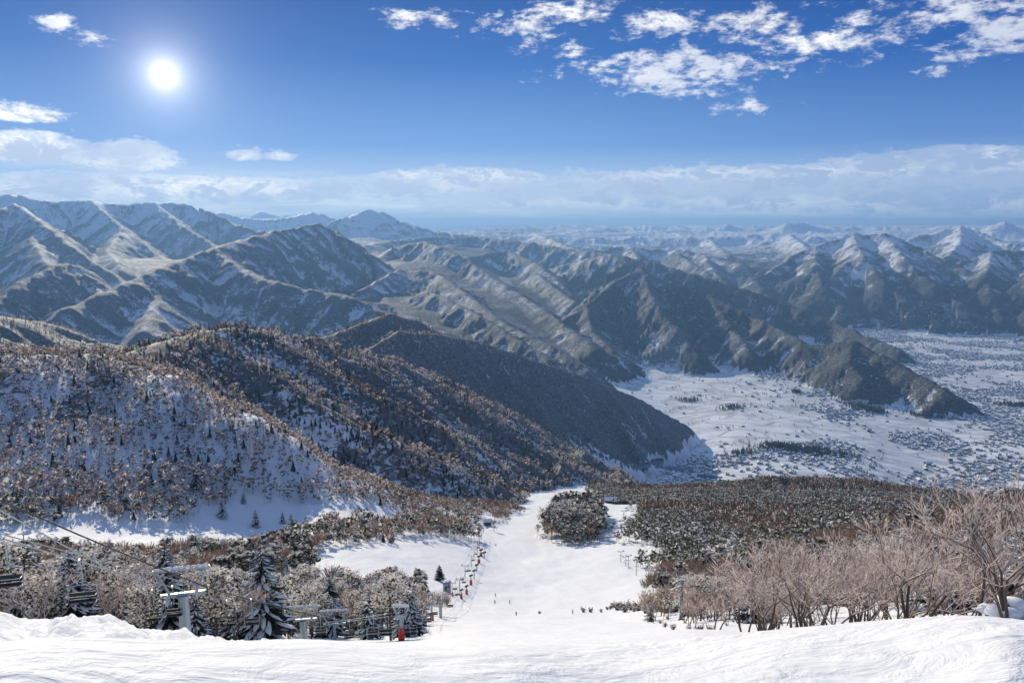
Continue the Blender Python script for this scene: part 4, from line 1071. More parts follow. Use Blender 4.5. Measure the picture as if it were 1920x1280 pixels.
def build_lifts():
    st = 'steel lift tower '
    # the two chairlifts that run down the left side of the piste
    def top_z(px, py, r): return pt(px, py, r)
    T1 = on(343, 84); h1 = pt(343, 1066, 84).z - T1.z
    yaw1 = -math.atan2(T1.x, T1.y) - .12
    T1_ = gantry_tower('lift_tower', 'big grey V-framed lift tower standing closest, behind the snow bank', T1, h1, 5.2, h1 - 2.9, yaw=yaw1, pole_r=.55)
    T2 = on(566, 122); h2 = pt(566, 1138, 122).z - T2.z
    gantry_tower('lift_tower', 'grey V-framed lift tower with thick pole in front of the big fir', T2, h2, 5.2, h2 - 2.3, yaw=-math.atan2(T2.x, T2.y) - .1, pole_r=.5)
    T3 = on(625, 132); h3 = pt(625, 1145, 132).z - T3.z
    gantry_tower('lift_tower', 'slim grey V-armed lift tower second from the fir', T3, h3, 4.6, h3 - 2.6, yaw=-math.atan2(T3.x, T3.y) - .1, pole_r=.24)
    T4 = on(751, 104); r4 = math.hypot(T4.x, T4.y); h4 = pt(751, 1136, r4).z - T4.z
    gantry_tower('lift_tower', 'slim V-armed lift tower with red padded foot at the snow edge', T4, h4, 32 * r4 / FPX, h4 - 1.4 * r4 / 85, yaw=-.1, pole_r=.20, pad=True)
    T5 = ray_ground(810, 1163); r5 = math.hypot(T5.x, T5.y); h5 = pt(810, 1128, r5).z - T5.z
    tee_tower('lift_tower', 'lift tower with red padded foot beside the snow-capped platform', T5, h5, 3.4, None, -.1, pad=True)
    T6 = ray_ground(826, 1158); r6 = math.hypot(T6.x, T6.y); h6 = pt(826, 1124, r6).z - T6.z
    gantry_tower('lift_tower', 'stout Y-armed lift tower throwing a shadow on the piste', T6, h6 + 1.2, 4.2, h6 - 1., yaw=-.1, pole_r=.4)
    A, B = [], []
    ga, gb = 'small lift towers in file down the piste', 'small lift towers in file down the piste'
    lab = 'small T-shaped steel lift tower in the file running down beside the piste'
    for px, top, base, L in ((848, 1092, 1117, B), (862, 1086, 1110, A), (872, 1060, 1083, B), (884, 1041, 1062, A), (889, 1030, 1046, B), (895, 1016, 1034, A), (899, 1002, 1020, B), (903, 994, 1010, A), (907, 985, 998, B)):
        g = ray_ground(px, base); r = math.hypot(g.x, g.y); h = min(11, max(5, pt(px, top, r).z - g.z))
        if px == 848: tee_tower('lift_tower', 'small lift tower with red foot beside the grey cabin', g, h, 2.8, None, -.1, pad=True, r_=.18)
        else: tee_tower('lift_tower', lab, g, h, 3.2, ga, -.1, r_=.2)
        L.append((g, h, 3.2))
    def ends(b, h, w, yaw, s): return Vector((b.x + s * w / 2 * .92 * math.cos(yaw), b.y + s * w / 2 * .92 * math.sin(yaw), b.z + h))
    yw = lambda b: -math.atan2(b.x, b.y) - .1
    def line(first, towers, s):
        return first + [ends(*q, s) for q in towers]
    tA = [(T1, h1 - 2.3, 5.2, yaw1), (T2, h2 - 1.7, 5.2, yw(T2)), (T6, h6 - .4, 4.2, -.1)] + [(g, h + .35, w, -.1) for g, h, w in A]
    tB = [(T3, h3 - 2.0, 4.6, yw(T3)), (T4, h4 - 1.0, 32 * r4 / FPX, -.1), (T5, h5 + .35, 3.4, -.1)] + [(g, h + .35, w, -.1) for g, h, w in B]
    def start(px, py, r, nxt):
        q = pt(px, py, r); return [q + (q - nxt) * .9, q]
    a1 = ends(*tA[0], 1); a0 = ends(*tA[0], -1)
    cA1 = cable('thick dark haul cable highest on the picture edge, running to the big tower', line(start(0, 938, 60, a1), tA, 1), .065, .004)
    cA0 = cable('middle pale haul cable running to the near arm of the big tower', line(start(0, 956, 58, a0), tA, -1), .05, .004, 'steel')
    b0 = ends(*tB[0], -1); b1 = ends(*tB[0], 1)
    cB0 = cable('lowest haul cable carrying the close chairs past the big tower', line(start(0, 1008, 56, b0) + [pt(148, 1051, 62), pt(262, 1084, 78)], tB, -1), .05, .003, 'steel')
    cB1 = cable('thin haul cable on the piste side of the slim V-armed towers', line(start(0, 1000, 66, b1), tB, 1), .045, .003, 'steel')
    # chairs close by
    lift_chair(at_cable(cB0, 148), 'empty lift chair with black seat hanging in front of snowy pines', .25, 1.9)
    lift_chair(at_cable(cB0, 4), 'lift chair half cut off by the edge of the picture', .25, 1.7)
    lift_chair(at_cable(cA0, 284), 'lift chair seen just before the arm of the big lift tower', .25, 1.5)
    lift_chair(at_cable(cB0, 322), 'snow-topped lift chair half hidden behind the pole of the big tower', .2, 1.6)
    lift_chair(at_cable(cB0, 424), 'lift chair hanging between the big tower and the big fir', .2, 1.9)
    lift_chair(at_cable(cA1, 470), 'lift chair in front of the boughs of the big fir', .2, 1.7)
    lift_chair(at_cable(cB1, 655), 'lift chair low over the bushes past the slim V-armed tower', .2, 1.8)
    lift_chair(at_cable(cA1, 600), 'lift chair between the thick-poled tower and the slim V-armed tower', .2, 1.8)
    g = 'small chairs over the snow between the towers'
    for i, px in enumerate((700, 722, 756, 768, 780, 790, 800)):
        lift_chair(at_cable(cB0 if i < 2 else cB1, px), 'small dark lift chair over the snow between the red-footed towers', .1, 1.9, g)
    for px in (735, 760, 772, 784, 794, 803, 814):
        lift_chair(at_cable(cA1, px), 'small dark lift chair over the snow between the red-footed towers', .1, 1.9, g)
    g = 'tiny chairs in the far file of lift towers'
    for i, px in enumerate((838, 844, 853, 858, 866, 870, 876, 880, 887, 893, 897, 901)):
        lift_chair(at_cable(cA1 if i % 2 else cB1, px), 'tiny lift chair among the file of small T-shaped towers', .1, 1.9, g)
    # cabin, platform and end station
    p = ray_ground(838, 1108); t = thing('lift_cabin', 'blue-grey lift operator cabin at the end of the bushes', 'cabin', p, .3)
    r = math.hypot(p.x, p.y); s = r / FPX
    b = MB(); b.box((0, 0, 9 * s), (14 * s, 10 * s, 20 * s), 0); part('wall', b.mesh('cabin_wall', [M['wallb']]), t)
    b = MB(); b.box((0, 0, 19.6 * s), (17 * s, 13 * s, 1.4 * s), 0); b.blob((0, 0, 20.6 * s), (8 * s, 6 * s, 1.8 * s), 1, n=10); part('roof', b.mesh('cabin_roof', [M['dark'], M['snow']]), t)
    b = MB(); b.box((-3 * s, -5.05 * s, 7 * s), (4 * s, .3 * s, 12 * s), 0); part('door', b.mesh('cabin_door', [M['dark']]), t)
    b = MB(); b.box((3.4 * s, -5.05 * s, 11 * s), (4.5 * s, .3 * s, 5 * s), 0); part('window', b.mesh('cabin_window', [M['glass']]), t)
    p = ray_ground(804, 1127); r = math.hypot(p.x, p.y); s = r / FPX
    t = thing('platform', 'raised wooden platform on legs with thick snow on top', 'platform', p, .1)
    for a, c in ((-7, -3), (7, -3), (-7, 3), (7, 3)):
        b = MB(); b.tube([(a * s, c * s, -1), (a * s, c * s, 15 * s)], .6 * s, 6, 0); part('leg', b.mesh('platform_leg', [M['wood']]), t)
    b = MB(); b.box((0, 0, 15.4 * s), (18 * s, 9 * s, 1.2 * s), 0); part('deck', b.mesh('platform_deck', [M['wood']]), t)
    b = MB(); b.blob((0, 0, 17 * s), (9.3 * s, 4.9 * s, 3 * s), 0, n=12, k=5, amp=.05); part('snow_cap', b.mesh('platform_snow', [M['snow']], True), t)
    # file of towers on the far side of the piste
    gr = 'small double-armed lift towers right of the piste'
    for px, top, base, lb in ((1164, 1033, 1053, 0), (1173, 1043, 1061, 0), (1178, 1041, 1065, 0), (1193, 1050, 1078, 0), (1216, 1069, 1095, 'grey lift tower with two arms next to the blue snow-topped board'), (1235, 1082, 1106, 'short grey lift tower closest to the reddish bushes, right of the piste')):
        g = ray_ground(px, base); r = math.hypot(g.x, g.y); h = max(5, pt(px, top, r).z - g.z)
        tee_tower('lift_tower', lb or 'slim double-armed lift tower in the file right of the piste', g, h, 3.4, None if lb else gr, .25, two=True, r_=.2)
    g = ray_ground(1233, 1092); r = math.hypot(g.x, g.y); s = r / FPX
    t = thing('notice_board', 'blue tilted board with snow on top between two small lift towers', 'notice board', g, .2)
    for a in (-5, 5):
        b = MB(); b.tube([(a * s, 0, -.5), (a * s, 0, 17 * s)], .5 * s, 6, 0); part('leg', b.mesh('board_leg', [M['steel']]), t)
    b = MB(); b.box((0, -.3 * s, 17 * s), (15 * s, .8 * s, 8 * s), 0); part('panel', b.mesh('board_panel', [M['roofblue']]), t)
    b = MB(); b.blob((0, 0, 21.4 * s), (8 * s, 1.6 * s, 1.5 * s), 0, n=10); part('snow_cap', b.mesh('board_snow', [M['snow']], True), t)
    # the teal mast at the wood's edge
    g = ray_ground(1277, 1162); r = math.hypot(g.x, g.y); s = r / FPX; h = 82 * s
    t = thing('lift_mast', 'dark teal lift mast with curved snow-covered arms at the edge of the wood', 'lift mast', g, .1)
    b = MB(); b.tube([(0, 0, -1), (0, 0, h * .5), (0, 0, h)], [3.6 * s, 3.0 * s, 2.4 * s], 10, 0); b.tube([(0, 0, -.3), (0, 0, 3 * s)], [7 * s, 4.5 * s], 10, 0); part('pole', b.mesh('mast_pole', [M['teal']]), t)
    for k, (zz, w) in enumerate(((h, 19), (h * .84, 22))):
        b = MB(); pts = [(a * w * s, 0, zz - 8 * s * a * a) for a in (-1, -.6, -.2, .2, .6, 1)]
        b.tube(pts, 1.5 * s, 6, 0); part('arm', b.mesh('mast_arm', [M['teal']]), t)
        b = MB(); b.tube([(x_, 0, z_ + 1.6 * s) for x_, _, z_ in pts], 1.5 * s, 6, 0); part('snow_cap', b.mesh('mast_snow', [M['snow']], True), t)
    # snow guns on red padded stands
    labs = ['snow gun on a red padded stand, first of the file beside the lift', 'snow gun on a red padded stand, second of the file beside the lift', 'snow gun on a red padded stand, third of the file beside the lift',
            'dark snow gun without red padding, standing below the third red one', 'upper dark snow gun without red padding beside the lift towers', 'snow gun on a bright red stand just above the two dark ones', 'highest snow gun of the file, reddish stand', 'small dark snow gun standing out on the piste from the red ones']
    for lb, (px, base, top, red) in zip(labs, ((865, 1122, 1102, 1), (875, 1114, 1095, 1), (883, 1096, 1075, 1), (889, 1085, 1066, 0), (894, 1071, 1056, 0), (898, 1055, 1040, 1), (902, 1042, 1028, 1), (908, 1047, 1033, 0))):
        g = ray_ground(px, base); r = math.hypot(g.x, g.y); s = r / FPX
        t = thing('snow_gun', lb, 'snow gun', g, .4); H_ = (base - top) * s / .93
        b = MB(); b.tube([(0, 0, -.4), (0, 0, H_ * .8)], .7 * s, 7, 0); part('post', b.mesh('gun_post', [M['dark']]), t)
        b = MB(); c0 = Vector((0, 0, H_ * .88)); d = Vector((.75, -.3, .38)).normalized() * 3.6 * s
        b.tube([tuple(c0 - d), tuple(c0 - d * .6), tuple(c0 + d * .7), tuple(c0 + d)], [1.5 * s, 2.2 * s, 1.9 * s, 2.3 * s], 10, 0); part('barrel', b.mesh('gun_barrel', [M['dark']]), t)
        if red:
            b = MB(); b.tube([(0, 0, -.3), (0, 0, H_ * .46)], [3.0 * s, 2.5 * s], 8, 0); part('padding', b.mesh('gun_padding', [M['red']]), t)

# ------------------------------------------------------------------ people
def body_mesh(pose, jacket):
    """one continuous skinned figure; the joints follow the pose"""
    J = {'hip': (0, 0, .93), 'chest': (0, .06, 1.30), 'neck': (0, .10, 1.50), 'head': (0, .13, 1.64), 'crown': (0, .13, 1.74),
         'sl': (-.19, .08, 1.43), 'el': (-.32, .18, 1.20), 'hl': (-.30, .38, 1.08), 'sr': (.19, .08, 1.43), 'er': (.32, .18, 1.20), 'hr': (.30, .38, 1.08),
         'tl': (-.10, 0, .90), 'kl': (-.13, .14, .50), 'al': (-.13, .02, .09), 'fl': (-.13, .2, .05), 'tr': (.10, 0, .90), 'kr': (.13, .14, .50), 'ar': (.13, .02, .09), 'fr': (.13, .2, .05)}
    if pose == 'stand':
        for k in ('kl', 'kr'): J[k] = (J[k][0], .04, .50)
        J['hl'] = (-.36, .12, .92); J['hr'] = (.36, .12, .92)
    names = list(J); idx = {n: i for i, n in enumerate(names)}
    E = [('hip', 'chest'), ('chest', 'neck'), ('neck', 'head'), ('head', 'crown'), ('chest', 'sl'), ('sl', 'el'), ('el', 'hl'), ('chest', 'sr'), ('sr', 'er'), ('er', 'hr'), ('hip', 'tl'), ('tl', 'kl'), ('kl', 'al'), ('al', 'fl'), ('hip', 'tr'), ('tr', 'kr'), ('kr', 'ar'), ('ar', 'fr')]
    rad = {'hip': .16, 'chest': .17, 'neck': .065, 'head': .10, 'crown': .07, 'sl': .085, 'sr': .085, 'el': .06, 'er': .06, 'hl': .045, 'hr': .045, 'tl': .11, 'tr': .11, 'kl': .08, 'kr': .08, 'al': .06, 'ar': .06, 'fl': .05, 'fr': .05}
    me = bpy.data.meshes.new('person_skeleton'); me.from_pydata([J[n] for n in names], [(idx[a], idx[b]) for a, b in E], [])
    o = bpy.data.objects.new('person_skeleton', me); COL.objects.link(o)
    md = o.modifiers.new('skin', 'SKIN')
    for i, n in enumerate(names): me.skin_vertices[0].data[i].radius = (rad[n],) * 2
    me.skin_vertices[0].data[0].use_root = True
    sd = o.modifiers.new('sub', 'SUBSURF'); sd.levels = 1; sd.render_levels = 1
    dg = bpy.context.evaluated_depsgraph_get(); out = bpy.data.meshes.new_from_object(o.evaluated_get(dg))
    bpy.data.objects.remove(o); out.name = 'person_body'
    out.materials.clear()
    for q in (M['dark'], jacket, M['skin']): out.materials.append(q)
    for p_ in out.polygons:
        z = p_.center.z; x_ = abs(p_.center.x); p_.material_index = 2 if z > 1.52 else (1 if z > .88 or x_ > .24 else 0); p_.use_smooth = True
    return out

def build_people():
    M['skin'] = simple('skin', (.5, .3, .22), .6)
    cols = {'black': (.02, .02, .025), 'grey': (.16, .18, .2), 'navy': (.03, .05, .12), 'red': (.45, .04, .04), 'olive': (.10, .11, .06)}
    jk = {k: simple(k + '_jacket', v, .8) for k, v in cols.items()}
    hb = MB(); hb.blob((0, .13, 1.70), (.125, .14, .13), 0, amp=0, n=10, k=6); helm = hb.mesh('helmet', [M['dark']], True)
    def ski(s):
        b = MB(); b.box((s * .14, .12, .02), (.09, 1.55, .02), 0); b.add([(s * .14 - .045, .89, .01), (s * .14 + .045, .89, .01), (s * .14 + .02, 1.04, .09), (s * .14 - .02, 1.04, .09)], [(0, 1, 2, 3), (3, 2, 1, 0)], 0); return b.mesh('ski', [M['dark']])
    def pole(s):
        b = MB(); b.tube([(s * .31, .40, 1.12), (s * .40, -.12, .25)], .012, 5, 0); return b.mesh('ski_pole', [M['dark']])
    skis = [ski(-1), ski(1)]; poles = [pole(-1), pole(1)]
    body = {}
    for px, py, col, pose, yaw, lb in (
        (929, 1118, 'grey', 'ski', 2.6, 'skier in grey, uppermost of the three skiers close together on the piste'), (928, 1131, 'olive', 'ski', 2.9, 'skier in olive jacket, lower left of the three close together on the piste'),
        (956, 1131, 'black', 'ski', .4, 'skier in black, apart to the right of the pair on the wide piste'), (968, 1154, 'navy', 'stand', 3.0, 'person in dark blue standing lowest on the open piste'),
        (949, 976, 'black', 'stand', 2.4, 'skier standing alone on the upper piste beside the small round tree'), (1002, 928, 'black', 'stand', 1., 'upright dark skier by the far trees at the top of the visible piste'),
        (1007, 932, 'navy', 'ski', 2., 'second, crouching dark skier by the far trees at the top of the piste'), (1035, 936, 'navy', 'stand', 0, 'dark blue skier left of the tree island far down the piste'),
        (1074, 1150, 'grey', 'stand', .5, 'slim grey figure standing at the end of the row of little bushes')):
        p = ray_ground(px, py); t = thing('person', lb, 'person', p, yaw)
        if (pose, col) not in body: body[pose, col] = body_mesh(pose, jk[col])
        part('body', body[pose, col], t); part('helmet', helm, t)
        for s in skis: part('ski', s, t)
        if pose == 'ski':
            for s in poles: part('ski_pole', s, t)

# ------------------------------------------------------------------ bushes and single trees worth naming
def bush_mesh(seed, snow=.4, red=False):
    rnd = random.Random(seed); b = MB()
    for i in range(26):
        a = rnd.uniform(0, 2 * PI); q = rnd.uniform(.1, .6); L = rnd.uniform(.6, 1.1)
        p = Vector((q * .3 * math.cos(a), q * .3 * math.sin(a), -.1)); e = Vector((q * math.cos(a), q * math.sin(a), L))
        b.tube([tuple(p), tuple(p.lerp(e, .5) + Vector((0, 0, .12))), tuple(e)], [.03, .022, .008], 3, 0, False)
        for k in range(5): b.leaf(tuple(p.lerp(e, rnd.uniform(.4, 1.05)) + Vector((rnd.uniform(-.12, .12), rnd.uniform(-.12, .12), 0))), .22, rnd, 1 if rnd.random() > snow else 2, .8, .5)
    return b.mesh('bush_twigs', [M['bark'], M['redtwig' if red else 'needle'], M['snowleaf']])
def build_plants():
    bm = [bush_mesh(i, .25 + .1 * i, i % 3 == 0) for i in range(6)]
    k = 0
    def bush(p, s, label, group=None):
        nonlocal k
        o = bpy.data.objects.new('low_bush', bm[k % 6]); k += 1; COL.objects.link(o); o.location = p; o.scale = (s * 1.25, s * 1.25, s); o.rotation_euler.z = k * 1.3
        o['label'] = label; o['category'] = 'bush'
        if group: o['group'] = group
    for px, py, s, lb in ((1012, 1150, 1.1, 'low dark bush lying alone in the middle of the piste'), (1094, 1147, 1.9, 'first of two round little bushes side by side on the piste'), (1108, 1147, 1.9, 'second of two round little bushes side by side, nearer the wood'),
                          (1127, 1147, 1.3, 'tiny pointed bush between the round pair and the bush row'), (929, 1022, 1., 'tiny dark bush lying on the upper piste beside the lift file')):
        bush(ray_ground(px, py), s, lb)
    rnd = random.Random(3)
    g = 'low bushes in the row at the wood foot right of the piste'
    for i in range(34):
        px = 1140 + i * 3.9 + rnd.uniform(-2, 2); py = 1147 - rnd.uniform(0, 9) + (3 if px > 1200 else 0)
        p = ray_ground(px, py); bush(p, rnd.uniform(1.4, 3.0) * (1 if px > 1150 else .7), 'low snowy bush in the row at the foot of the wood', g)
    g = 'thin twigs poking from the snow on the near right slope'
    for px, py in ((1238, 1168), (1252, 1160), (1246, 1175), (1290, 1190), (1310, 1186), (1332, 1192), (1262, 1180)):
        bush(ray_ground(px, py), .8, 'thin twigs poking out of the snow before the frosted bare trees', g)
    def tree(name, label, cat, pr, p, h, yaw, wd=1):
        t = thing(name, label, cat, p, yaw); t.scale = (h / 9 * wd, h / 9 * wd, h / 9); part('trunk', pr[0], t); part('crown', pr[1], t)
    # the big fir behind the snow bank and its companions
    p = on(492, 108); tree('fir_tree', 'big dark fir with heavy snow on its boughs, tallest behind the snow bank', 'fir tree', fir_tree(9, 901, 0, .55), p, pt(492, 1022, 108).z - p.z + .4, .3, 1.05)
    p = on(690, 128); tree('fir_tree', 'dark snow-clad fir right of the slim lift tower, beside the snow edge', 'fir tree', fir_tree(9, 902, 0, .5), p, 8.5, .8)
    p = on(700, 150); tree('pine_tree', 'gnarled pine with big snow pads above the red-footed lift tower', 'pine tree', pine_tree(9, 903, 0, .6), p, 10.5, .1, 1.2)
    p = ray_ground(824, 1088); tree('fir_tree', 'olive fir standing at the end of the bushes behind the grey cabin', 'fir tree', fir_tree(9, 904, 0, .05), p, 8.5, .1, 1.2)
    p = ray_ground(926, 996); tree('pine_tree', 'small round pine alone beside the snow-roofed hut', 'pine tree', pine_tree(9, 905, 1, -.3), p, 10, .1, 1.2)
    for px, py, h, sd, lb in ((417, 958, 15, 906, 'lone snow-covered fir in the sunny patch of the gully'), (480, 975, 13, 907, 'lone fir right of the sunny gully patch'), (457, 930, 9, 908, 'tiny dark fir high in the shaded gully'), (368, 905, 24, 909, 'tall pointed fir rising above the frosted grove in the gully'),
                               (530, 968, 9, 910, 'small frosted fir in the gully next to two others'), (546, 972, 9, 911, 'small frosted fir in the gully farthest towards the belt of pines')):
        p = ray_ground(px, py + 12); tree('fir_tree', lb, 'fir tree', fir_tree(9, sd, 1, .5), p, h, .4)
    # the big frosted trees on the right bank
    for i, (px, r, h, lb) in enumerate(((1845, 50, 9.2, 'largest cream-frosted bare tree, high on the right bank'), (1700, 50, 6.6, 'wide frosted bare tree left of the largest one on the bank'), (1560, 48, 5.2, 'leaning frosted bare tree in the middle of the bank'), (1430, 50, 4.6, 'low frosted bare tree at the lower end of the bank'), (1345, 62, 5.6, 'slender frosted bare tree first in the row beside the teal mast'), (1905, 46, 8., 'frosted bare tree cut by the picture edge beside the largest one'), (1630, 56, 6.4, 'upright frosted bare tree with reddish twigs between leaning ones'))):
        p = on(px, r); tree('bare_tree', lb, 'bare tree', bare_tree(9, 950 + i, 0), p, h, i * 1.1)
    p = on(1888, 47); t = thing('snowy_shrub', 'shrub bowed under a thick hood of snow below the largest frosted tree', 'shrub', p, 0)
    b = MB(); rnd = random.Random(8)
    for i in range(9): b.blob((rnd.uniform(-.9, .9), rnd.uniform(-.5, .5), rnd.uniform(.5, 1.15)), (rnd.uniform(.4, .8), rnd.uniform(.4, .7), rnd.uniform(.25, .4)), 0, rnd, .15, 9, 5)
    part('snow_cap', b.mesh('shrub_snow', [M['snow']], True), t); part('twigs', bush_mesh(55, .2), t)

# ------------------------------------------------------------------ houses
def house_meshes(kind):
    w, d, h, rh = {'a': (9, 12, 5, 3.2), 'b': (8, 9, 5.5, 2.6), 'c': (14, 22, 7, 3.), 'd': (12, 10, 9, .6)}[kind]
    b = MB(); b.box((0, 0, h / 2 - .5), (w, d, h + 1), 0)
    b.add([(-w / 2, -d / 2, h), (w / 2, -d / 2, h), (0, -d / 2, h + rh), (-w / 2, d / 2, h), (w / 2, d / 2, h), (0, d / 2, h + rh)], [(0, 1, 2), (4, 3, 5)], 0)
    for x_ in (-w / 4, w / 4): b.box((x_, -d / 2 - .01, h * .55), (1.2, .08, 1.3), 1)
    wall = b.mesh('house_wall', [M['wall'], M['glass']])
    b = MB(); e = .7; t = .55
    for s in (-1, 1):
        A0 = Vector((s * (w / 2 + e), -d / 2 - e, h - e * rh / (w / 2))); B0 = Vector((0, -d / 2 - e, h + rh)); A1 = A0 + Vector((0, d + 2 * e, 0)); B1 = B0 + Vector((0, d + 2 * e, 0)); u = Vector((0, 0, t))
        vs = [A0, B0, B1, A1, A0 + u, B0 + u, B1 + u, A1 + u]
        b.add(vs, [(0, 1, 2, 3), (4, 5, 6, 7), (0, 1, 5, 4), (3, 2, 6, 7), (0, 3, 7, 4)], 0)
    return wall, b.mesh('house_roof', [M['snow']])
def build_houses():
    protos = {k: house_meshes(k) for k in 'abcd'}
    rnd = random.Random(12); pts = []
    def valley_ok(px, r):
        p = P(px, 900, r); H, kid, *_ = height(np.array([p[0]]), np.array([p[1]]), True)
        return kid[0] == 0, Vector((p[0], p[1], H[0]))
    # outlines of the settlements: (px centre, r centre, px spread, r spread, count, name)
    zones = [(1065, 2950, 50, 160, 46, 'in the hamlet under the wooded spur'), (1210, 2980, 95, 210, 95, 'in the village at the foot of the pistes'), (1420, 3000, 110, 200, 60, 'in the hamlet beyond the wooded dome'),
             (1480, 4700, 90, 300, 30, 'scattered on the upper snowfields'), (1840, 3300, 110, 330, 69, 'on the near edge of the valley town')]
    for cx, cr, sx, sr, n, where in zones:
        done = 0; tries = 0
        while done < n and tries < n * 6:
            tries += 1
            px = cx + rnd.gauss(0, sx * .6); r = cr + rnd.gauss(0, sr * .6)
            ok, p = valley_ok(px, r)
            if not ok or p.z > -690 or any((p - q).length < 15 for q in pts): continue
            pts.append(p); done += 1
            k = rnd.choice('aaabbbcd'); lb = {'a': 'snow-roofed house ', 'b': 'small snow-roofed house ', 'c': 'long snow-roofed building ', 'd': 'tall flat-roofed building '}[k] + where
            t = thing('house', lb, 'house', p, rnd.uniform(-.5, .5) + rnd.choice((0, PI / 2)), lb.replace('house', 'houses').replace('building', 'buildings'))
            s = rnd.uniform(.9, 1.35); t.scale = (s, s, s)
            part('wall', protos[k][0], t); part('roof', protos[k][1], t)
    for px, py, L, W, Hh, yaw, roof, lb in ((1228, 868, 70, 26, 16, .35, 'dark', 'dark-roofed hall uphill of the long blue-roofed building'), (1275, 884, 110, 30, 18, -.28, 'roofblue', 'long blue-roofed building in the middle of the village'),
                                    (1330, 897, 95, 16, 12, -.3, 'dark', 'long low dark building next to the long blue-roofed one'), (1372, 906, 90, 14, 10, -.3, 'dark', 'last long dark building towards the wooded dome'), (1205, 880, 60, 24, 14, .3, 'dark', 'dark-green roofed hall above the snow-roofed houses')):
        L, W, Hh = L * .95, W * .95, Hh * .8; p = ray_ground(px, py); t = thing('hall', lb, 'building', p, yaw)
        b = MB(); b.box((0, 0, Hh / 2 - 1), (L, W, Hh + 2), 0)
        for i in range(int(L / 8)): b.box((-L / 2 + 5 + i * 8, -W / 2 - .02, Hh * .5), (4, .1, 3), 1)
        part('wall', b.mesh('hall_wall', [M['wallb'], M['glass']]), t)
        b = MB(); b.add([(-L / 2 - 1, -W / 2 - 1, Hh), (L / 2 + 1, -W / 2 - 1, Hh), (L / 2 + 1, 0, Hh + W * .22), (-L / 2 - 1, 0, Hh + W * .22), (L / 2 + 1, W / 2 + 1, Hh), (-L / 2 - 1, W / 2 + 1, Hh)], [(0, 1, 2, 3), (3, 2, 4, 5), (1, 4, 2), (0, 3, 5)], 0)
        part('roof', b.mesh('hall_roof', [M[roof]]), t)
    # the rest of the town, too many to tell apart
    n = 80000
    rs = np.array([rnd.random() for _ in range(n)]); ps = np.array([rnd.random() for _ in range(n)])
    r = np.sqrt(2900 ** 2 + rs * (8800 ** 2 - 2900 ** 2)); pxs = 1150 + ps * 900
    az = np.array([math.atan2(*P(q, 800, 1)[:2]) for q in pxs]); x = r * np.sin(az); y = r * np.cos(az)
    H, kid, fl, rel, wood = height(x, y, True)
    cl = fbm(x / 420, y / 420, 4, 301); town = sstep(14, 24, np.degrees(az)) * .5 + cl * 3.0 - .28 - .95 * sstep(22, 16, np.degrees(az)) * sstep(3300, 3600, r)
    keep = (kid == 0) & (H < -865) & (np.array([rnd.random() for _ in range(n)]) < np.clip(town, .01, 1))
    x, y, H, r, az = x[keep], y[keep], H[keep], r[keep], az[keep]
    k = len(x); rng = np.random.RandomState(4)
    w = rng.uniform(3, 6, k); d = rng.uniform(3.5, 8, k); h = rng.uniform(4, 7.5, k); yw = rng.uniform(-.3, .3, k) + .5 + rng.randint(0, 2, k) * PI / 2
    cs, sn = np.cos(yw), np.sin(yw)
    def vert(a, b_, c): return np.stack([x + a * cs - b_ * sn, y + a * sn + b_ * cs, H + c], -1)
    V = np.stack([vert(-w, -d, -2), vert(w, -d, -2), vert(w, d, -2), vert(-w, d, -2), vert(-w, -d, h), vert(w, -d, h), vert(w, d, h), vert(-w, d, h), vert(0 * w, -d, h + w * .5), vert(0 * w, d, h + w * .5)], 1)
    F = np.array([(0, 1, 5), (0, 5, 4), (1, 2, 6), (1, 6, 5), (2, 3, 7), (2, 7, 6), (3, 0, 4), (3, 4, 7), (4, 5, 8), (6, 7, 9), (5, 6, 9), (5, 9, 8), (7, 4, 8), (7, 8, 9)])
    mt = np.array([0] * 10 + [1] * 4)
    me = mesh_np('town_houses', V.reshape(-1, 3), (F[None] + (np.arange(k) * 10)[:, None, None]).reshape(-1, 3), False, np.tile(mt, k))
    me.materials.append(M['wall']); me.materials.append(M['snow'])
    at = me.attributes.new('tint', 'FLOAT', 'POINT'); at.data.foreach_set('value', np.repeat(rng.rand(k), 10).astype(np.float32))
    o = bpy.data.objects.new('town_houses', me); COL.objects.link(o); o['kind'] = 'stuff'

    # groves and hedgerow trees down in the valley
    n = 60000; r = np.sqrt(2800 ** 2 + rng.rand(n) * (8800 ** 2 - 2800 ** 2)); az = az_of(1000 + rng.rand(n) * 1000)
    x = r * np.sin(az); y = r * np.cos(az); H, kid, *_ = height(x, y, True)
    cl = fbm(x / 150, y / 150, 3, 311); hed = np.abs(gnoise(x / 260, y / 130, 312))
    pr = np.where(cl > .34, .8, 0) + np.where(hed < .03, .35, 0) + .012
    keep = (kid == 0) & (H < -865) & (rng.rand(n) < pr)
    xs = [x[keep]]; ys = [y[keep]]; hs = [rng.uniform(9, 17, keep.sum())]
    for px, py, sx, sr, m_ in ((1510, 846, 75, 60, 500), (1455, 838, 30, 50, 160), (1628, 768, 32, 60, 230), (1600, 760, 25, 50, 60), (1490, 735, 12, 40, 40), (1735, 775, 35, 50, 120), (1370, 765, 22, 60, 70), (1290, 750, 22, 60, 60), (1395, 850, 25, 40, 60), (1900, 760, 40, 60, 160)):
        c = ray_ground(px, py); rc = math.hypot(c.x, c.y); q = rng.randn(m_, 2) * .5
        a_ = az_of(px + q[:, 0] * sx); r_ = rc + q[:, 1] * sr; xs.append(r_ * np.sin(a_)); ys.append(r_ * np.cos(a_)); hs.append(rng.uniform(15, 27, m_))
    x = np.concatenate(xs); y = np.concatenate(ys); hh = np.concatenate(hs); H = height(x, y)
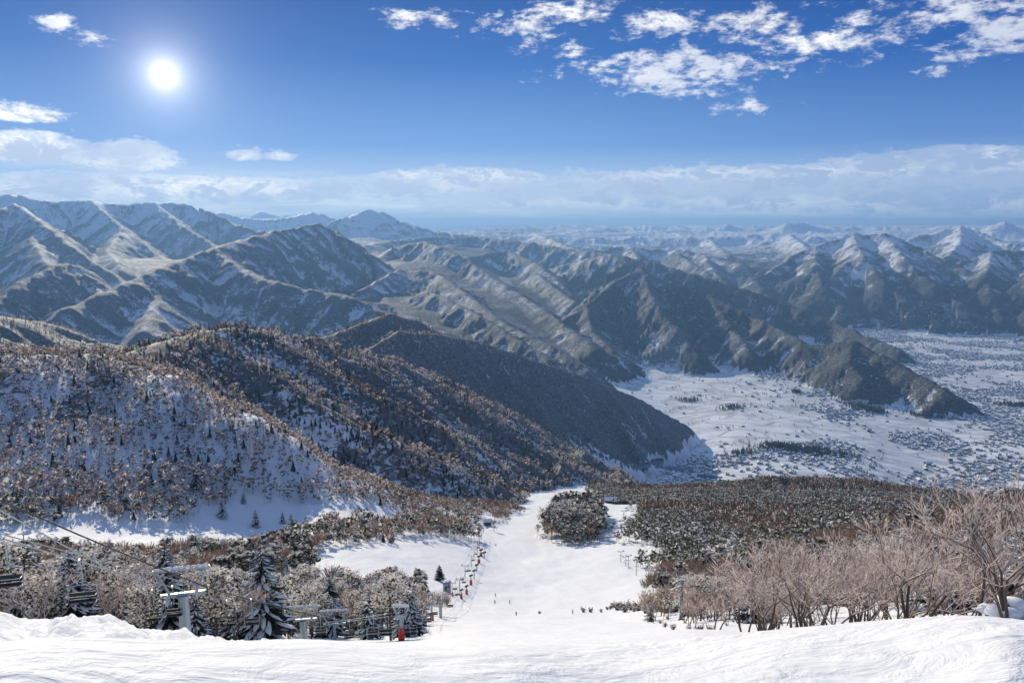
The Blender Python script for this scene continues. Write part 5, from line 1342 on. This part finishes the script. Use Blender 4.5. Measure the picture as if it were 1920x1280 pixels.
    r2 = random.Random(9); V0, F0, M0 = low_tree('fir', r2, 10); V0 = V0 * np.array([1.5, 1.5, 1], np.float32)
    V = V0[None] * hh[:, None, None] + np.stack([x, y, H], -1)[:, None]
    me = mesh_np('valley_trees', V.reshape(-1, 3), (F0[None] + (np.arange(len(x)) * len(V0))[:, None, None]).reshape(-1, 3), False)
    me.materials.append(M['needle2']); o = bpy.data.objects.new('valley_trees', me); COL.objects.link(o); o['kind'] = 'stuff'
    # lodge at the far end of the piste and the hut above the lift
    p = ray_ground(1158, 944); r = math.hypot(p.x, p.y); s = r / FPX
    t = thing('lodge', 'low wooden lodge with snowy roof and orange-edged terrace at the piste end', 'lodge', p, -.12)
    b = MB(); b.box((-12 * s, 0, 4 * s), (24 * s, 12 * s, 10 * s), 0)
    for i in range(5): b.box((-20 * s + i * 4.2 * s, -6.05 * s, 5 * s), (2.4 * s, .2 * s, 3 * s), 1)
    part('wall', b.mesh('lodge_wall', [M['wood'], M['glass']]), t)
    b = MB(); b.add([(-26 * s, -8 * s, 8 * s), (2 * s, -8 * s, 8 * s), (2 * s, 0, 14 * s), (-26 * s, 0, 14 * s), (2 * s, 8 * s, 8 * s), (-26 * s, 8 * s, 8 * s)], [(0, 1, 2, 3), (3, 2, 4, 5), (1, 4, 2), (0, 3, 5)], 0); part('roof', b.mesh('lodge_roof', [M['snow']]), t)
    b = MB(); b.box((8 * s, -7 * s, 1.5 * s), (58 * s, 6 * s, 3 * s), 0); b.box((16 * s, 2 * s, 4 * s), (36 * s, 8 * s, 5 * s), 0); part('terrace', b.mesh('lodge_terrace', [M['wood']]), t)
    b = MB(); b.box((-2 * s, -10.2 * s, 2.2 * s), (34 * s, .3 * s, 1.6 * s), 0); part('terrace_rail', b.mesh('lodge_rail', [M['orange']]), t)
    p = ray_ground(914, 984); r = math.hypot(p.x, p.y); s = r / FPX
    t = thing('hut', 'snow-roofed hut at the top of the file of small lift towers', 'hut', p, .2)
    b = MB(); b.box((0, 0, 4 * s), (14 * s, 8 * s, 10 * s), 0); part('wall', b.mesh('hut_wall', [M['wood']]), t)
    b = MB(); b.box((-2 * s, -4.1 * s, 4 * s), (3 * s, .2 * s, 6 * s), 0); part('door', b.mesh('hut_door', [M['dark']]), t)
    b = MB(); b.add([(-9 * s, -6 * s, 8 * s), (9 * s, -6 * s, 8 * s), (9 * s, 0, 13 * s), (-9 * s, 0, 13 * s), (9 * s, 6 * s, 8 * s), (-9 * s, 6 * s, 8 * s)], [(0, 1, 2, 3), (3, 2, 4, 5), (1, 4, 2), (0, 3, 5)], 0); part('roof', b.mesh('hut_roof', [M['snow']]), t)
def az_of(px):
    return np.arctan2(px - 960., FPX * CP + (640 - 800) * SP)
import time
GRID = 1.25
EXPO = 0.04; SUN_EL = 20; SUN_E = 4.8; SKY_S = .15; HAZE = 1/22000; HAZE_C = (.31, .59, 1, 1)
CLOUDS = [(230,295,85,22,2.8),(60,275,80,24,2.6),(40,212,60,14,1.6),(100,42,34,14,1.6),(175,70,30,12,1.2),(300,352,380,22,2.4),(460,292,28,9,1.6),(525,293,26,8,1.4),
 (860,340,165,22,3.0),(1130,375,240,14,2.2),(1400,352,330,34,3.4),(1750,345,300,44,3.6),(1860,318,120,32,3.0),(1270,130,160,32,2.1),(1545,85,110,24,1.8),(1430,45,95,28,1.5),(1000,45,38,36,1.8),(1085,25,55,26,1.7),(1230,45,80,24,1.6),(1075,92,30,14,1.7),(1400,200,50,11,1.5),(1310,172,55,12,1.5),(1790,22,110,26,1.6),(1900,45,70,40,2),(1800,108,45,16,1.2),(755,38,40,14,1.5),(825,40,28,14,1.5),(915,35,24,22,1.2),(1820,288,90,13,1.8),(1620,30,70,18,1.2)]
CLEAR = [(P(px,900,r)[0], P(px,900,r)[1], rad) for px, r, rad in ((343,84,3),(300,70,9),(343,70,6),(343,60,5),(492,108,5),(492,98,4),(566,122,3),(566,108,5),(566,95,5),(625,132,3),(625,118,4),(625,105,4),(160,58,7),(270,70,5),(751,100,9),(160,66,5),(690,120,5))]
WEDGES = [(343,46,40,86),(566,40,40,124),(625,26,40,134),(492,46,60,107),(492,24,100,112),(160,36,40,64),(10,30,40,60),(273,26,40,80),(424,24,40,94),(751,26,40,115),(700,22,95,150),(470,20,40,100),(660,16,40,140),(804,14,200,330),(838,12,220,330),(1166,34,700,905),(1278,14,60,300),(914,12,560,760),(870,24,190,345)]
t0=time.time()
build_ground()
make_mats(); plant_trees(); build_lifts(); build_people(); build_plants(); build_houses()
setup_view()
